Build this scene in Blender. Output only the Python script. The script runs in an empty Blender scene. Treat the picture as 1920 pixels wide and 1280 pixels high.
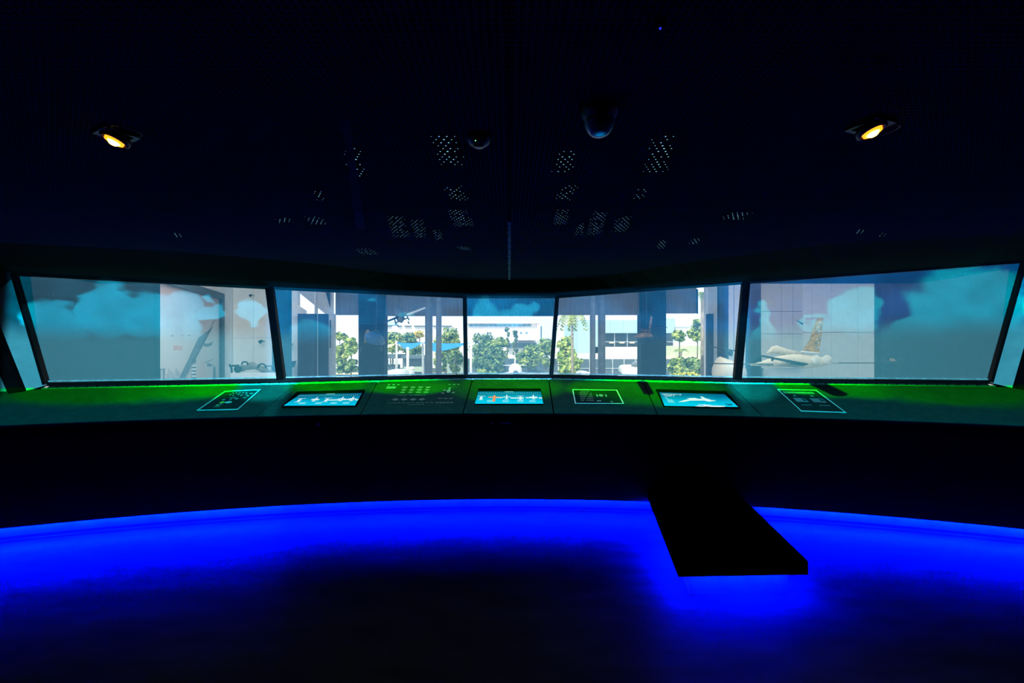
import bpy, bmesh, math, random
from mathutils import Vector, Matrix
random.seed(7)
S = bpy.context.scene
COL = S.collection
# ------------------------------------------------------------------ camera
F, CX, CY, H = 850.0, 955.0, 655.0, 1.6          # focal length (px), principal point, eye height
cam_d = bpy.data.cameras.new('camera'); cam = bpy.data.objects.new('camera', cam_d); COL.objects.link(cam)
cam.location = (0, 0, H); cam.rotation_euler = (math.pi/2, 0, 0)
cam_d.sensor_width = 36; cam_d.lens = F/1920*36
cam_d.shift_x = (960-CX)/1920; cam_d.shift_y = (CY-640)/1920
cam_d.clip_start = .05; cam_d.clip_end = 900
S.camera = cam
# ------------------------------------------------------------------ light and exposure
S.view_settings.view_transform = 'Standard'; S.view_settings.look = 'None'
S.view_settings.gamma = 1; S.view_settings.exposure = 0; S.view_settings.use_curve_mapping = False
S.cycles.use_denoising = True
S.cycles.max_bounces = 8; S.cycles.transparent_max_bounces = 24
S.cycles.sample_clamp_indirect = 4
W = bpy.data.worlds.new('sky'); S.world = W; W.use_nodes = True
W.node_tree.nodes['Background'].inputs[0].default_value = (.88, .95, 1, 1)
W.node_tree.nodes['Background'].inputs[1].default_value = 1.7
sd = bpy.data.lights.new('sun', 'SUN'); sd.energy = 5.0; sd.angle = .01; sd.color = (1, .95, .85)
sun = bpy.data.objects.new('sun', sd); COL.objects.link(sun); sun.rotation_euler = (math.radians(42), 0, math.radians(-28))
ZG = -3.1                                        # ground outside and floor of the hall
HALL_Z = 7.0                                     # underside of the hall roof
for i, (x, y, sx, sy, e) in enumerate([(-13, 17, 8, 12, 1500), (13, 17, 8, 12, 1500), (0, 15, 10, 10, 500)]):  # unseen area lights added under the roof to brighten the hall
    ad = bpy.data.lights.new('hall_roof_light', 'AREA'); ad.shape = 'RECTANGLE'; ad.size = sx; ad.size_y = sy
    ad.energy = e; ad.color = (1, .97, .92)
    ao = bpy.data.objects.new('hall_roof_light', ad); COL.objects.link(ao); ao.location = (x, y, HALL_Z-.1)

def P(px, py, Z): return Vector(((px-CX)*Z/F, Z, H-(py-CY)*Z/F))
def Pz(px, py, z):
    Z = (H-z)*F/(py-CY); return P(px, py, Z)

# window corners: (pixel x, pixel y, depth)
SILL = [P(92,720,4.32), P(530,712,4.92), P(874,704,5.72), P(1033,704,5.72), P(1380,711,5.0), P(1852,716,4.45)]
TOP  = [P(32,514,4.36), P(508,540,5.05), P(872,557,5.9), P(1044,557,5.9), P(1396,530,5.06), P(1916,490,4.45)]
def on_poly(px, poly):
    """point of a plan polyline met by the vertical plane through pixel column px"""
    k = (px-CX)/F
    for i in range(len(poly)-1):
        a, b = poly[i], poly[i+1]
        fa, fb = a.x-k*a.y, b.x-k*b.y
        if (fa <= 0 <= fb) or i == len(poly)-2 or (i == 0 and fa > 0):
            t = -fa/(fb-fa); return a.lerp(b, t)
def on_window(px, py):
    s, t = on_poly(px, SILL), on_poly(px, TOP)
    Z = s.y
    for _ in range(5):
        z = H-(py-CY)*Z/F; q = (z-s.z)/(t.z-s.z); Z = s.y+(t.y-s.y)*q
    return P(px, py, Z)
# console front edge and wall: arcs of a circle
RC = 12.36; YC = 4.47-RC
def on_arc(px, off=0.0):
    k = (px-CX)/F; R = RC+off
    # x=k*y ; x^2+(y-YC)^2=R^2
    a = 1+k*k; b = -2*YC; c = YC*YC-R*R
    y = (-b+math.sqrt(b*b-4*a*c))/(2*a); return Vector((k*y, y, 0))
ZFRONT = .98

# ------------------------------------------------------------------ materials
class E:
    """small expression helper over shader math nodes"""
    nt = None
    def __init__(s, v): s.v = v
    @staticmethod
    def op(o, *a, clamp=False):
        n = E.nt.nodes.new('ShaderNodeMath'); n.operation = o; n.use_clamp = clamp
        for i, x in enumerate(a):
            x = x.v if isinstance(x, E) else x
            if isinstance(x, (int, float)): n.inputs[i].default_value = x
            else: E.nt.links.new(x, n.inputs[i])
        return E(n.outputs[0])
    def __add__(s, o): return E.op('ADD', s, o)
    def __sub__(s, o): return E.op('SUBTRACT', s, o)
    def __rsub__(s, o): return E.op('SUBTRACT', o, s)
    def __mul__(s, o): return E.op('MULTIPLY', s, o)
    def __truediv__(s, o): return E.op('DIVIDE', s, o)
    __radd__ = __add__; __rmul__ = __mul__
    def min(s, o): return E.op('MINIMUM', s, o)
    def max(s, o): return E.op('MAXIMUM', s, o)
    def step(s, a, b):
        n = E.nt.nodes.new('ShaderNodeMapRange'); n.interpolation_type = 'SMOOTHSTEP'
        E.nt.links.new(s.v, n.inputs[0]); n.inputs[1].default_value = a; n.inputs[2].default_value = b
        r = E(n.outputs[0])
        return r
def mixc(f, a, b):
    n = E.nt.nodes.new('ShaderNodeMix'); n.data_type = 'RGBA'
    E.nt.links.new(f.v, n.inputs[0])
    for i, x in ((6, a), (7, b)):
        if isinstance(x, tuple): n.inputs[i].default_value = (*x, 1)
        else: E.nt.links.new(x, n.inputs[i])
    return n.outputs[2]
def comb(x, y, z=0.0):
    n = E.nt.nodes.new('ShaderNodeCombineXYZ')
    for i, q in enumerate((x, y, z)):
        if isinstance(q, E): E.nt.links.new(q.v, n.inputs[i])
        else: n.inputs[i].default_value = q
    return n.outputs[0]
def noise(vec, scale=5, detail=3, out=0):
    n = E.nt.nodes.new('ShaderNodeTexNoise'); n.inputs['Scale'].default_value = scale; n.inputs['Detail'].default_value = detail
    if vec is not None: E.nt.links.new(vec, n.inputs['Vector'])
    return E(n.outputs[out])
def coords(kind='Object'):
    n = E.nt.nodes.new('ShaderNodeTexCoord'); return n.outputs[kind]
def sep(v):
    n = E.nt.nodes.new('ShaderNodeSeparateXYZ'); E.nt.links.new(v, n.inputs[0]); return [E(o) for o in n.outputs]
MATS = {}
def mat(name, col, rough=.6, var=.15, scale=6, metal=0, spec=.3, emit=None, estr=1, bump=0, stretch=(1,1,1)):
    if name in MATS: return MATS[name]
    m = bpy.data.materials.new(name); m.use_nodes = True; E.nt = m.node_tree
    b = m.node_tree.nodes['Principled BSDF']
    b.inputs['Roughness'].default_value = rough; b.inputs['Metallic'].default_value = metal
    b.inputs['Specular IOR Level'].default_value = spec
    mp = E.nt.nodes.new('ShaderNodeMapping'); E.nt.links.new(coords(), mp.inputs[0]); mp.inputs['Scale'].default_value = stretch
    n = noise(mp.outputs[0], scale, 4)
    c = mixc(n.step(.25, .75), tuple(x*(1-var) for x in col), tuple(min(1, x*(1+var)) for x in col))
    E.nt.links.new(c, b.inputs['Base Color'])
    if bump:
        bn = E.nt.nodes.new('ShaderNodeBump'); bn.inputs['Strength'].default_value = bump; bn.inputs['Distance'].default_value = .02
        E.nt.links.new(n.v, bn.inputs['Height']); E.nt.links.new(bn.outputs[0], b.inputs['Normal'])
    if emit:
        b.inputs['Emission Color'].default_value = (*emit, 1); b.inputs['Emission Strength'].default_value = estr
    MATS[name] = m; return m
def leafmat(name, dark, light, scale=1.2):
    if name in MATS: return MATS[name]
    m = bpy.data.materials.new(name); m.use_nodes = True; E.nt = m.node_tree
    b = m.node_tree.nodes['Principled BSDF']; b.inputs['Roughness'].default_value = .7; b.inputs['Specular IOR Level'].default_value = .2
    n = noise(coords(), scale, 5)
    E.nt.links.new(mixc(n.step(.35, .65), dark, light), b.inputs['Base Color'])
    MATS[name] = m; return m
def screenmat(name, top, bot, strength):
    m = bpy.data.materials.new(name); m.use_nodes = True; E.nt = m.node_tree
    b = m.node_tree.nodes['Principled BSDF']; b.inputs['Base Color'].default_value = (.01, .01, .01, 1); b.inputs['Roughness'].default_value = .5; b.inputs['Specular IOR Level'].default_value = 0
    u, v, _ = sep(coords('UV'))
    n = noise(coords('UV'), 4, 2)
    E.nt.links.new(mixc((v+n*.2-.1).step(0, 1), bot, top), b.inputs['Emission Color']); b.inputs['Emission Strength'].default_value = strength
    return m

# ------------------------------------------------------------------ mesh helpers
class MB:
    def __init__(s): s.v = []; s.f = []
    def add(s, vs, fs):
        o = len(s.v); s.v += [Vector(q) for q in vs]; s.f += [tuple(i+o for i in f) for f in fs]; return s
    def quad(s, a, b, c, d): return s.add([a, b, c, d], [(0, 1, 2, 3)])
    def hexa(s, bot, top):
        n = len(bot)
        return s.add(list(bot)+list(top), [tuple(reversed(range(n))), tuple(range(n, 2*n))]+[(i, (i+1) % n, n+(i+1) % n, n+i) for i in range(n)])
    def box(s, x0, x1, y0, y1, z0, z1):
        return s.hexa([(x0,y0,z0),(x1,y0,z0),(x1,y1,z0),(x0,y1,z0)], [(x0,y0,z1),(x1,y0,z1),(x1,y1,z1),(x0,y1,z1)])
    def tube(s, pts, r, n=8, cap=True):
        pts = [Vector(p) for p in pts]; rs = r if isinstance(r, (list, tuple)) else [r]*len(pts)
        vs = []; fs = []
        for i, p in enumerate(pts):
            d = (pts[min(i+1, len(pts)-1)]-pts[max(i-1, 0)]).normalized()
            up = Vector((0, 0, 1)) if abs(d.z) < .9 else Vector((1, 0, 0))
            a = d.cross(up).normalized(); b = d.cross(a)
            vs += [p+(a*math.cos(2*math.pi*k/n)+b*math.sin(2*math.pi*k/n))*rs[i] for k in range(n)]
        for i in range(len(pts)-1):
            fs += [(i*n+k, i*n+(k+1) % n, (i+1)*n+(k+1) % n, (i+1)*n+k) for k in range(n)]
        if cap: fs += [tuple(range(n)), tuple(range((len(pts)-1)*n, len(pts)*n))]
        return s.add(vs, fs)
    def lathe(s, prof, c=(0,0,0), n=20, M=None):
        """profile [(r, z)] turned about the local z axis"""
        vs = []; fs = []; M = M or Matrix.Identity(4); c = Vector(c)
        for r, z in prof: vs += [c+(M @ Vector((r*math.cos(2*math.pi*k/n), r*math.sin(2*math.pi*k/n), z))) for k in range(n)]
        for i in range(len(prof)-1): fs += [(i*n+k, i*n+(k+1) % n, (i+1)*n+(k+1) % n, (i+1)*n+k) for k in range(n)]
        fs += [tuple(range(n)), tuple(range((len(prof)-1)*n, len(prof)*n))]
        return s.add(vs, fs)
    def plate(s, pts, thick):
        """flat outline given thickness along a vector"""
        t = Vector(thick); pts = [Vector(p) for p in pts]; return s.hexa(pts, [p+t for p in pts])
    def obj(s, name, m, parent=None, smooth=False):
        me = bpy.data.meshes.new(name); me.from_pydata([tuple(q) for q in s.v], [], s.f); me.update()
        bm = bmesh.new(); bm.from_mesh(me); bmesh.ops.recalc_face_normals(bm, faces=bm.faces); bm.to_mesh(me); bm.free()
        if smooth: me.polygons.foreach_set('use_smooth', [True]*len(me.polygons))
        me.materials.append(m)
        o = bpy.data.objects.new(name, me); COL.objects.link(o)
        if parent: attach(o, parent)
        return o
def wloc(o):
    v = o.location.copy(); p = o.parent
    while p: v += p.location; p = p.parent
    return v
def attach(o, parent):
    o.parent = parent; o.matrix_parent_inverse = Matrix.Translation(-wloc_abs(parent))
ABS = {}
def wloc_abs(o): return ABS.get(o.name, Vector((0, 0, 0)))
def thing(name, label, cat, loc, group=None):
    o = bpy.data.objects.new(name, None); COL.objects.link(o); o.location = loc; o.empty_display_size = .1
    ABS[o.name] = Vector(loc)
    o['label'] = label; o['category'] = cat
    if group: o['group'] = group
    return o
def tag(o, label, cat, group=None):
    o['label'] = label; o['category'] = cat
    if group: o['group'] = group
    return o
def struct(o, label=None):
    o['kind'] = 'structure'
    if label: o['label'] = label; 
    o['category'] = {'window': 'window', 'wall': 'wall', 'floor': 'floor', 'ceiling': 'ceiling', 'trim': 'trim', 'ground': 'ground', 'hall': 'wall', 'baseboard': 'baseboard'}.get(o.name.split('_')[0].split('.')[0], 'wall')
    return o
def group_struct(name, label, loc):
    o = bpy.data.objects.new(name, None); COL.objects.link(o); o.location = loc; ABS[o.name] = Vector(loc); return struct(o, label)

# ------------------------------------------------------------------ the room shell
M_black = mat('black_paint', (.003, .003, .0035), .7, .2, 9, spec=0)
M_wall = mat('dark_wall_paint', (.004, .004, .0045), .8, .2, 3, spec=0)
M_frame = mat('black_window_frame', (.003, .003, .0035), .4, .2, 20, spec=.08)
M_alu = mat('weathered_aluminium', (.45, .46, .45), .45, .3, 25, metal=.3)
M_reveal = mat('pale_grey_reveal', (.3, .3, .3), .75, .1, 8, spec=.1)

# floor: dark sheet flooring, uneven and a little worn
def floor_material():
    m = bpy.data.materials.new('dark_sheet_flooring'); m.use_nodes = True; E.nt = m.node_tree
    b = m.node_tree.nodes['Principled BSDF']; b.inputs['Specular IOR Level'].default_value = .01
    c = coords(); mp = E.nt.nodes.new('ShaderNodeMapping'); E.nt.links.new(c, mp.inputs[0]); mp.inputs['Scale'].default_value = (1, 2.6, 1)
    n = noise(mp.outputs[0], 2.2, 8); n2 = noise(c, 60, 2)
    E.nt.links.new(mixc(n.step(.3, .7), (.011, .011, .012), (.024, .024, .025)), b.inputs['Base Color'])
    E.nt.links.new((n2*.2+.45).v, b.inputs['Roughness'])
    bn = E.nt.nodes.new('ShaderNodeBump'); bn.inputs['Strength'].default_value = .25; bn.inputs['Distance'].default_value = .03
    E.nt.links.new((n+n2*.05).v, bn.inputs['Height']); E.nt.links.new(bn.outputs[0], b.inputs['Normal'])
    return m
struct(MB().box(-5.6, 5.6, -3.1, 6.0, -.12, 0).obj('floor', floor_material()), 'dark sheet flooring of the viewing room lit blue along the console')

ZC = 2.5
def perforated(name, col, pitch=.023):
    m = bpy.data.materials.new(name); m.use_nodes = True; E.nt = m.node_tree
    b = m.node_tree.nodes['Principled BSDF']; b.inputs['Roughness'].default_value = .6; b.inputs['Specular IOR Level'].default_value = 0
    x, y, z = sep(coords())
    a = E.op('ABSOLUTE', E.op('FRACT', x/pitch)-.5); c = E.op('ABSOLUTE', E.op('FRACT', (y+z)/pitch)-.5)
    d = E.op('SQRT', a*a+c*c)
    E.nt.links.new(mixc(d.step(.26, .34), tuple(q*.12 for q in col), col), b.inputs['Base Color'])
    return m
M_perf = perforated('perforated_ceiling_sheet', (.008, .021, .036))
M_perf2 = perforated('perforated_fascia_sheet', (.009, .022, .020), .012)
ceil = group_struct('ceiling', 'low black perforated metal ceiling above the console', (0, 0, ZC))
# sheets laid in rows with narrow joints; the joint lines run across at the seam and along the middle
xs = [-5.6, -2.9, 0.0, 2.9, 5.6]; ys = [-3.1, -.2, 2.87, 6.2]
for i in range(len(xs)-1):
    for j in range(len(ys)-1):
        MB().box(xs[i]+.003, xs[i+1]-.003, ys[j]+.003, ys[j+1]-.003, ZC, ZC+.02).obj('panel', M_perf, ceil)
MB().box(-5.7, 5.7, -3.2, 6.25, ZC+.02, ZC+.1).obj('backing', M_black, ceil)
# pale strip painted as a reflected light streak, and the joint strip in the middle
cs = [Pz(640, 222, ZC), Pz(655, 222, ZC), Pz(684, 430, ZC), Pz(668, 430, ZC)]
MB().hexa([p-Vector((0, 0, .004)) for p in cs], cs).obj('streak_strip', mat('ceiling_light_streak', (.012, .026, .048), .6, .3, 10, spec=.0), ceil)
MB().box(-.012, .012, 3.2, 5.9, ZC-.004, ZC).obj('joint_strip', mat('ceiling_joint_metal', (.06, .12, .15), .5, .7, 12, spec=0), ceil)
# glowing discs on the sheet imitate scattered bright glints
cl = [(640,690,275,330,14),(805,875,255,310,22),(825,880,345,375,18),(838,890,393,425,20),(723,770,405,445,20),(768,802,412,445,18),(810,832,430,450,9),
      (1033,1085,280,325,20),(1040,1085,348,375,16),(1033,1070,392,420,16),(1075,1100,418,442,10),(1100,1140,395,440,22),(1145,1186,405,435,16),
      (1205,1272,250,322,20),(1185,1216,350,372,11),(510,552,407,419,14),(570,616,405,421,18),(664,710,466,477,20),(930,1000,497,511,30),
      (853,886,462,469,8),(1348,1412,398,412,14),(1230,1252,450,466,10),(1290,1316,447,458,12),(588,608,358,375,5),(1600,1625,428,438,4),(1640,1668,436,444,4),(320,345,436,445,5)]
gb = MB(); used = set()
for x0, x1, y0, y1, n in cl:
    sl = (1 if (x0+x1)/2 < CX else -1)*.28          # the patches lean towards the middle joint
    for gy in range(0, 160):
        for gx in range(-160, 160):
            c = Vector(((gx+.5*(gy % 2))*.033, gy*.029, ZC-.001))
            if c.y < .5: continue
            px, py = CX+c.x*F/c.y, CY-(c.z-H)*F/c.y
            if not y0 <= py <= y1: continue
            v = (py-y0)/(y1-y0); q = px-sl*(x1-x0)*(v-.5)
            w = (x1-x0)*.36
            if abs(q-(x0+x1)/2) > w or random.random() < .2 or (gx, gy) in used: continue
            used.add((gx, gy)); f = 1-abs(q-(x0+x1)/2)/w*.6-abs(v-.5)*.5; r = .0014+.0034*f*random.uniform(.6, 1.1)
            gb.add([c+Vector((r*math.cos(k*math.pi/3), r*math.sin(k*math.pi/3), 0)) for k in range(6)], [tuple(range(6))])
g = gb.obj('glint_disc', mat('glint_disc_glow', (.1, .1, .1), emit=(.30, .72, .85), estr=.9), ceil); g['kind'] = 'stuff'

# fascia between the ceiling and the window heads
JP = [(-60,452),(0,455),(340,472),(600,495),(800,522),(870,527),(1060,527),(1130,519),(1300,490),(1560,457),(1920,440),(1990,438)]
def jz(px):
    for (a, ya), (b, yb) in zip(JP, JP[1:]):
        if a <= px <= b: return ya+(yb-ya)*(px-a)/(b-a)
fb = MB(); prev = None
for px in [-60, 0, 32]+list(range(80, 1916, 40))+[1916, 1990]:
    t = on_poly(px, TOP); y = jz(px); Z = min((ZC-H)*F/(CY-y), t.y-.04)
    j = P(px, CY-(ZC-H)*F/Z, Z)
    if prev: fb.quad(prev[0], j, t, prev[1])
    prev = (j, t)
struct(fb.obj('trim_1', M_perf2), 'sloping perforated fascia between ceiling and window heads')

# walls round the room
HW = 2.52
def wall(name, a, b, label, m=M_wall, z0=0, z1=HW, th=.1):
    a = Vector((*a, 0)); b = Vector((*b, 0)); n = Vector((-(b-a).y, (b-a).x, 0)).normalized()*th
    return struct(MB().hexa([a+Vector((0,0,z0)), b+Vector((0,0,z0)), b+n+Vector((0,0,z0)), a+n+Vector((0,0,z0))],
                            [a+Vector((0,0,z1)), b+Vector((0,0,z1)), b+n+Vector((0,0,z1)), a+n+Vector((0,0,z1))]).obj(name, m), label)
wall('wall_back', (5.5, -3.0), (-5.5, -3.0), 'black back wall of the viewing room', th=-.1)
wall('wall_left', (-5.4, -3.0), (-5.4, 4.6), 'black side wall past the first window')
wall('wall_right', (5.4, 4.8), (5.4, -3.0), 'black side wall past the last window')
# wall under the window sills (outer skin of the viewing room)
sk = MB()
for a, b in zip(SILL, SILL[1:]):
    o = Vector((0, .1, 0)); lo = Vector((0, 0, -.02))
    sk.hexa([Vector((a.x, a.y, 0)), Vector((b.x, b.y, 0)), Vector((b.x, b.y, 0))+o, Vector((a.x, a.y, 0))+o], [a+lo, b+lo, b+o+lo, a+o+lo])
struct(sk.obj('wall_front', M_wall), 'black parapet wall under the windows behind the console')
# reveals at both ends of the window band, each a pale panel, a black post and a second pale panel
def reveal(name, label, sb, st, inner_b, inner_t, post_b, post_t, far_b, far_t):
    e = group_struct(name, label, (sb.x, sb.y, 0))
    MB().quad(sb, st, inner_t, inner_b).obj('reveal_panel', M_reveal, e)
    th = Vector((0, -.05, 0))
    MB().hexa([inner_b, post_b, post_b+th, inner_b+th], [inner_t, post_t, post_t+th, inner_t+th]).obj('post', M_black, e)
    MB().quad(post_b, post_t, far_t, far_b).obj('reveal_panel', M_reveal, e)
    t3 = [st, inner_t, post_t, far_t]; up = MB()
    for i in range(3): up.quad(t3[i], t3[i+1], t3[i+1]+Vector((0,0,1.0)), t3[i]+Vector((0,0,1.0)))
    up.obj('soffit_panel', mat('grey_soffit', (.02, .02, .021), .8), e)
reveal('trim_2', 'pale reveal with black post beside the window showing the mural', SILL[0], TOP[0],
       P(50,733,4.2), P(-20,560,4.2), P(26,737,4.17), P(-50,565,4.17), P(-90,752,4.0), P(-150,600,4.0))
reveal('trim_3', 'pale reveal with black post beside the window showing the gold tail', SILL[5], TOP[5],
       P(1898,727,4.33), P(1962,505,4.33), P(1925,732,4.30), P(1985,500,4.30), P(2010,748,4.1), P(2040,480,4.1))
# filler walls behind the reveals so that no daylight gets in
struct(MB().quad((-5.4, 4.5, 0), (-5.4, 4.5, HW), (TOP[0].x, TOP[0].y+.1, HW), (SILL[0].x, SILL[0].y+.1, 0)).obj('wall_corner_left', M_wall), 'black corner infill behind the reveal near the mural window')
struct(MB().quad((5.4, 4.7, 0), (5.4, 4.7, HW), (TOP[5].x, TOP[5].y+.1, HW), (SILL[5].x, SILL[5].y+.1, 0)).obj('wall_corner_right', M_wall), 'black corner infill behind the reveal near the gold tail window')

# ------------------------------------------------------------------ windows: tinted projection film on glass
def film_material(name, streak, haze):
    m = bpy.data.materials.new(name); m.use_nodes = True; E.nt = m.node_tree; nt = m.node_tree
    nt.nodes.remove(nt.nodes['Principled BSDF'])
    out = nt.nodes['Material Output']
    tr = nt.nodes.new('ShaderNodeBsdfTransparent'); tr.inputs[0].default_value = (.80, .84, .84, 1)
    df = nt.nodes.new('ShaderNodeBsdfDiffuse'); df.inputs[0].default_value = (.85, .85, .85, 1)
    tl = nt.nodes.new('ShaderNodeBsdfTranslucent'); tl.inputs[0].default_value = (.62, .78, .85, 1)
    a = nt.nodes.new('ShaderNodeMixShader'); a.inputs[0].default_value = .05
    nt.links.new(df.outputs[0], a.inputs[1]); nt.links.new(tl.outputs[0], a.inputs[2])
    x, y, z = sep(coords())
    n = noise(comb((x+y)*70, z*1.3, 0.0), 1, 4)
    sp = noise(coords(), 170, 0)
    fac = haze+n.step(.40, .85)*streak+sp.step(.84, .87)*.25
    b = nt.nodes.new('ShaderNodeMixShader'); nt.links.new(fac.v, b.inputs[0])
    nt.links.new(tr.outputs[0], b.inputs[1]); nt.links.new(a.outputs[0], b.inputs[2])
    nt.links.new(b.outputs[0], out.inputs[0])
    return m
M_film = film_material('projection_film_glass', .015, .20)
M_film3 = film_material('hazy_projection_film_glass', .05, .23)
M_film2 = film_material('streaked_projection_film_glass', .06, .15)
wl = ['wide sloping window looking on the hall mural', 'sloping window looking past the hanging helicopter to blue sails',
      'narrow middle window facing the white jet with a tall fin', 'sloping window looking past the palms to the glazed hangar',
      'wide sloping window looking on the gold tailed aircraft']
def bar(mb, a, b, w, d):
    """flat bar from a to b, w wide across the view, d deep"""
    a = Vector(a); b = Vector(b); t = (b-a).normalized(); n = Vector((0, -1, 0)); n = (n-t*n.dot(t)).normalized(); s = t.cross(n)*w/2; n = n*d
    mb.hexa([a-s, a+s, a+s+n, a-s+n], [b-s, b+s, b+s+n, b-s+n])
for i in range(5):
    sl, sr, tl, tr = SILL[i], SILL[i+1], TOP[i], TOP[i+1]
    e = group_struct('window_%d' % (i+1), wl[i], ((sl.x+sr.x)/2, (sl.y+sr.y)/2, 0))
    o = MB().quad(sl, sr, tr, tl).obj('glass_pane', M_film if i in (0, 4) else M_film3 if i == 2 else M_film2, e)
    m = MB(); bar(m, sl, sr, .035, .03); m.obj('bottom_frame', M_frame, e)
    m = MB(); bar(m, tl, tr, .035, .03); m.obj('head_frame', M_frame, e)
    # bright bead along the foot of the glass
    m = MB(); bar(m, sl+Vector((0,-.004,.028)), sr+Vector((0,-.004,.028)), .012, .012); m.obj('glazing_bead', M_alu, e)
    m = MB(); bar(m, sl, tl, .05 if i in (2, 3) else (.08 if i in (1, 4) else .03), .05); m.obj('mullion', M_frame, e)
    if i == 4: m = MB(); bar(m, sr, tr, .03, .04); m.obj('mullion', M_frame, e)
# ------------------------------------------------------------------ sill ledge with its bolts
LEDGE = .075
sill_f = [p+Vector((0, -LEDGE-(0.0), -.03)) for p in SILL]
e = group_struct('trim_4', 'metal ledge with small bolts along the foot of the windows', (0, 5.6, 0))
for i in range(5):
    a, b, c, d = SILL[i]-Vector((0,.0,.018)), SILL[i+1]-Vector((0,.0,.018)), sill_f[i+1], sill_f[i]
    MB().hexa([a-Vector((0,0,.02)), b-Vector((0,0,.02)), c-Vector((0,0,.02)), d-Vector((0,0,.02))], [a, b, c, d]).obj('ledge', mat('bare_metal_ledge', (.42, .43, .42), .3, .3, 25, metal=.95), e)
bo = MB()
for px in range(105, 1850, 19):
    p = on_poly(px, sill_f)+Vector((0, .006, .001))
    bo.lathe([(.0075, -.004), (.0075, .006), (.004, .009)], p, 8)
q = bo.obj('bolt', M_black, e); q['kind'] = 'stuff'

# ------------------------------------------------------------------ projectors: the sky-and-field picture thrown on the windows
PROJ = [(-1.3, -.35, 2.42), (0, -.35, 2.42), (1.3, -.35, 2.42)]
def lstsq2(pts):                                   # fit v = a + b u + c u^2
    n = 3; A = [[0]*4 for _ in range(3)]
    for u, v in pts:
        r = [1, u, u*u]
        for i in range(3):
            for j in range(3): A[i][j] += r[i]*r[j]
            A[i][3] += r[i]*v
    for i in range(3):
        p = A[i][i]; A[i] = [q/p for q in A[i]]
        for j in range(3):
            if j != i: f = A[j][i]; A[j] = [x-f*y for x, y in zip(A[j], A[i])]
    return [A[i][3] for i in range(3)]
def make_projector(k, pxa, pxb, clouds, fields, power, skyd, skyl, haze, darks=(), teals=(), rough=.10, fade=None):
    L = Vector(PROJ[k])
    def uv(p): return ((p.x-L.x)/(p.y-L.y), (p.z-L.z)/(p.y-L.y))
    rng = [pxa+(pxb-pxa)*i/24 for i in range(25)]
    A = lstsq2([uv(on_poly(px, sill_f)) for px in rng])
    B = lstsq2([uv(on_arc(px)+Vector((0, 0, ZFRONT))) for px in rng])
    T = lstsq2([uv(on_poly(px, TOP)) for px in rng])
    def uw(p):
        u, v = uv(p); s = A[0]+A[1]*u+A[2]*u*u; t = T[0]+T[1]*u+T[2]*u*u; b = B[0]+B[1]*u+B[2]*u*u
        return u, (v-s)/(t-s) if v > s else (v-s)/(s-b)
    ld = bpy.data.lights.new('projector_light', 'SPOT'); ld.energy = power; ld.spot_size = math.radians(150); ld.spot_blend = 0
    ld.shadow_soft_size = .004; ld.use_nodes = True
    lo = bpy.data.objects.new('projector_light', ld); COL.objects.link(lo); lo.location = L; lo.rotation_euler = (math.radians(84), 0, 0)
    nt = ld.node_tree; E.nt = nt; em = nt.nodes['Emission']
    gn = nt.nodes.new('ShaderNodeNewGeometry')
    x, y, z = sep(gn.outputs['Incoming'])
    u = x/y; v = z/y
    s = A[0]+u*A[1]+u*u*A[2]; t = T[0]+u*T[1]+u*u*T[2]; b = B[0]+u*B[1]+u*u*B[2]
    wup = (v-s)/(t-s); wdn = (v-s)/(s-b)           # 0..1 over the glass, 0..-1 over the worktop
    nz = noise(comb(u*16, v*26), 1, 8); nz2 = noise(comb(u*9+7, v*22), 1, 7)
    d = None
    for cx, cy, rx, ry in clouds:
        cu, cw = uw(on_window(cx, cy)); eu, _ = uw(on_window(cx+rx, cy)); _, ew = uw(on_window(cx, cy-ry))
        a = (u+(nz-.5)*rough-cu)/(eu-cu); c = (wup+(nz2-.5)*.45-cw)/(ew-cw)
        q = E.op('SQRT', a*a+c*c); d = q if d is None else d.min(q)
    cm = d.step(1.07, .82)
    soft = nz.step(.3, .75)
    dark = mixc(nz2.step(.35, .65), skyd, tuple(q*1.7 for q in skyd))
    cloud = mixc(soft, tuple(q*.75 for q in skyl), skyl)
    sky = mixc(cm, dark, cloud)
    sky = mixc((wup+(nz2-.5)*.12).step(.62, .40), sky, haze)        # haze low over the horizon
    # fields: bright green beside the sill, dark blue-green foreground with a hilly border
    hill = None
    for cx, cy, rx, ry in fields:
        def surf(px, py):
            f, bk = on_arc(px)+Vector((0, 0, ZFRONT)), on_poly(px, sill_f)
            lo_, hi_ = 0., 1.
            for _ in range(30):
                md = (lo_+hi_)/2; p = f.lerp(bk, md); yy = CY-(p.z-H)*F/p.y
                if yy > py: lo_ = md
                else: hi_ = md
            return f.lerp(bk, lo_)
        cu, cw = uw(surf(cx, cy)); eu, _ = uw(surf(cx+rx, cy)); _, ew = uw(surf(cx, cy+ry))
        a = (u+(nz-.5)*.06-cu)/(eu-cu); c = (wdn+(nz2-.5)*.25-cw)/(ew-cw)
        q = E.op('SQRT', a*a+c*c); hill = q if hill is None else hill.min(q)
    gm = hill.step(1.22, .62)
    green = mixc(nz2.step(.3, .7), (0, 2.2, .01), (0, 3.9, .01))
    green = mixc((u-.0).step(*fade), green, (0, .9, .03)) if fade else green      # projector falloff put into the green towards the picture's end
    ground = mixc(gm, (0, .27, .32), green)
    for cx, cy, rx, ry in teals:                                     # brighter teal painted in where two pictures overlap
        cu, cw = uw(surf(cx, cy)); eu, _ = uw(surf(cx+rx, cy)); _, ew = uw(surf(cx, cy+ry))
        a = (u-cu)/(eu-cu); c = (wdn+(nz2-.5)*.12-cw)/(ew-cw)
        ground = mixc(E.op('SQRT', a*a+c*c).step(1.1, .6), ground, (0, 1.8, 1.7))
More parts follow.
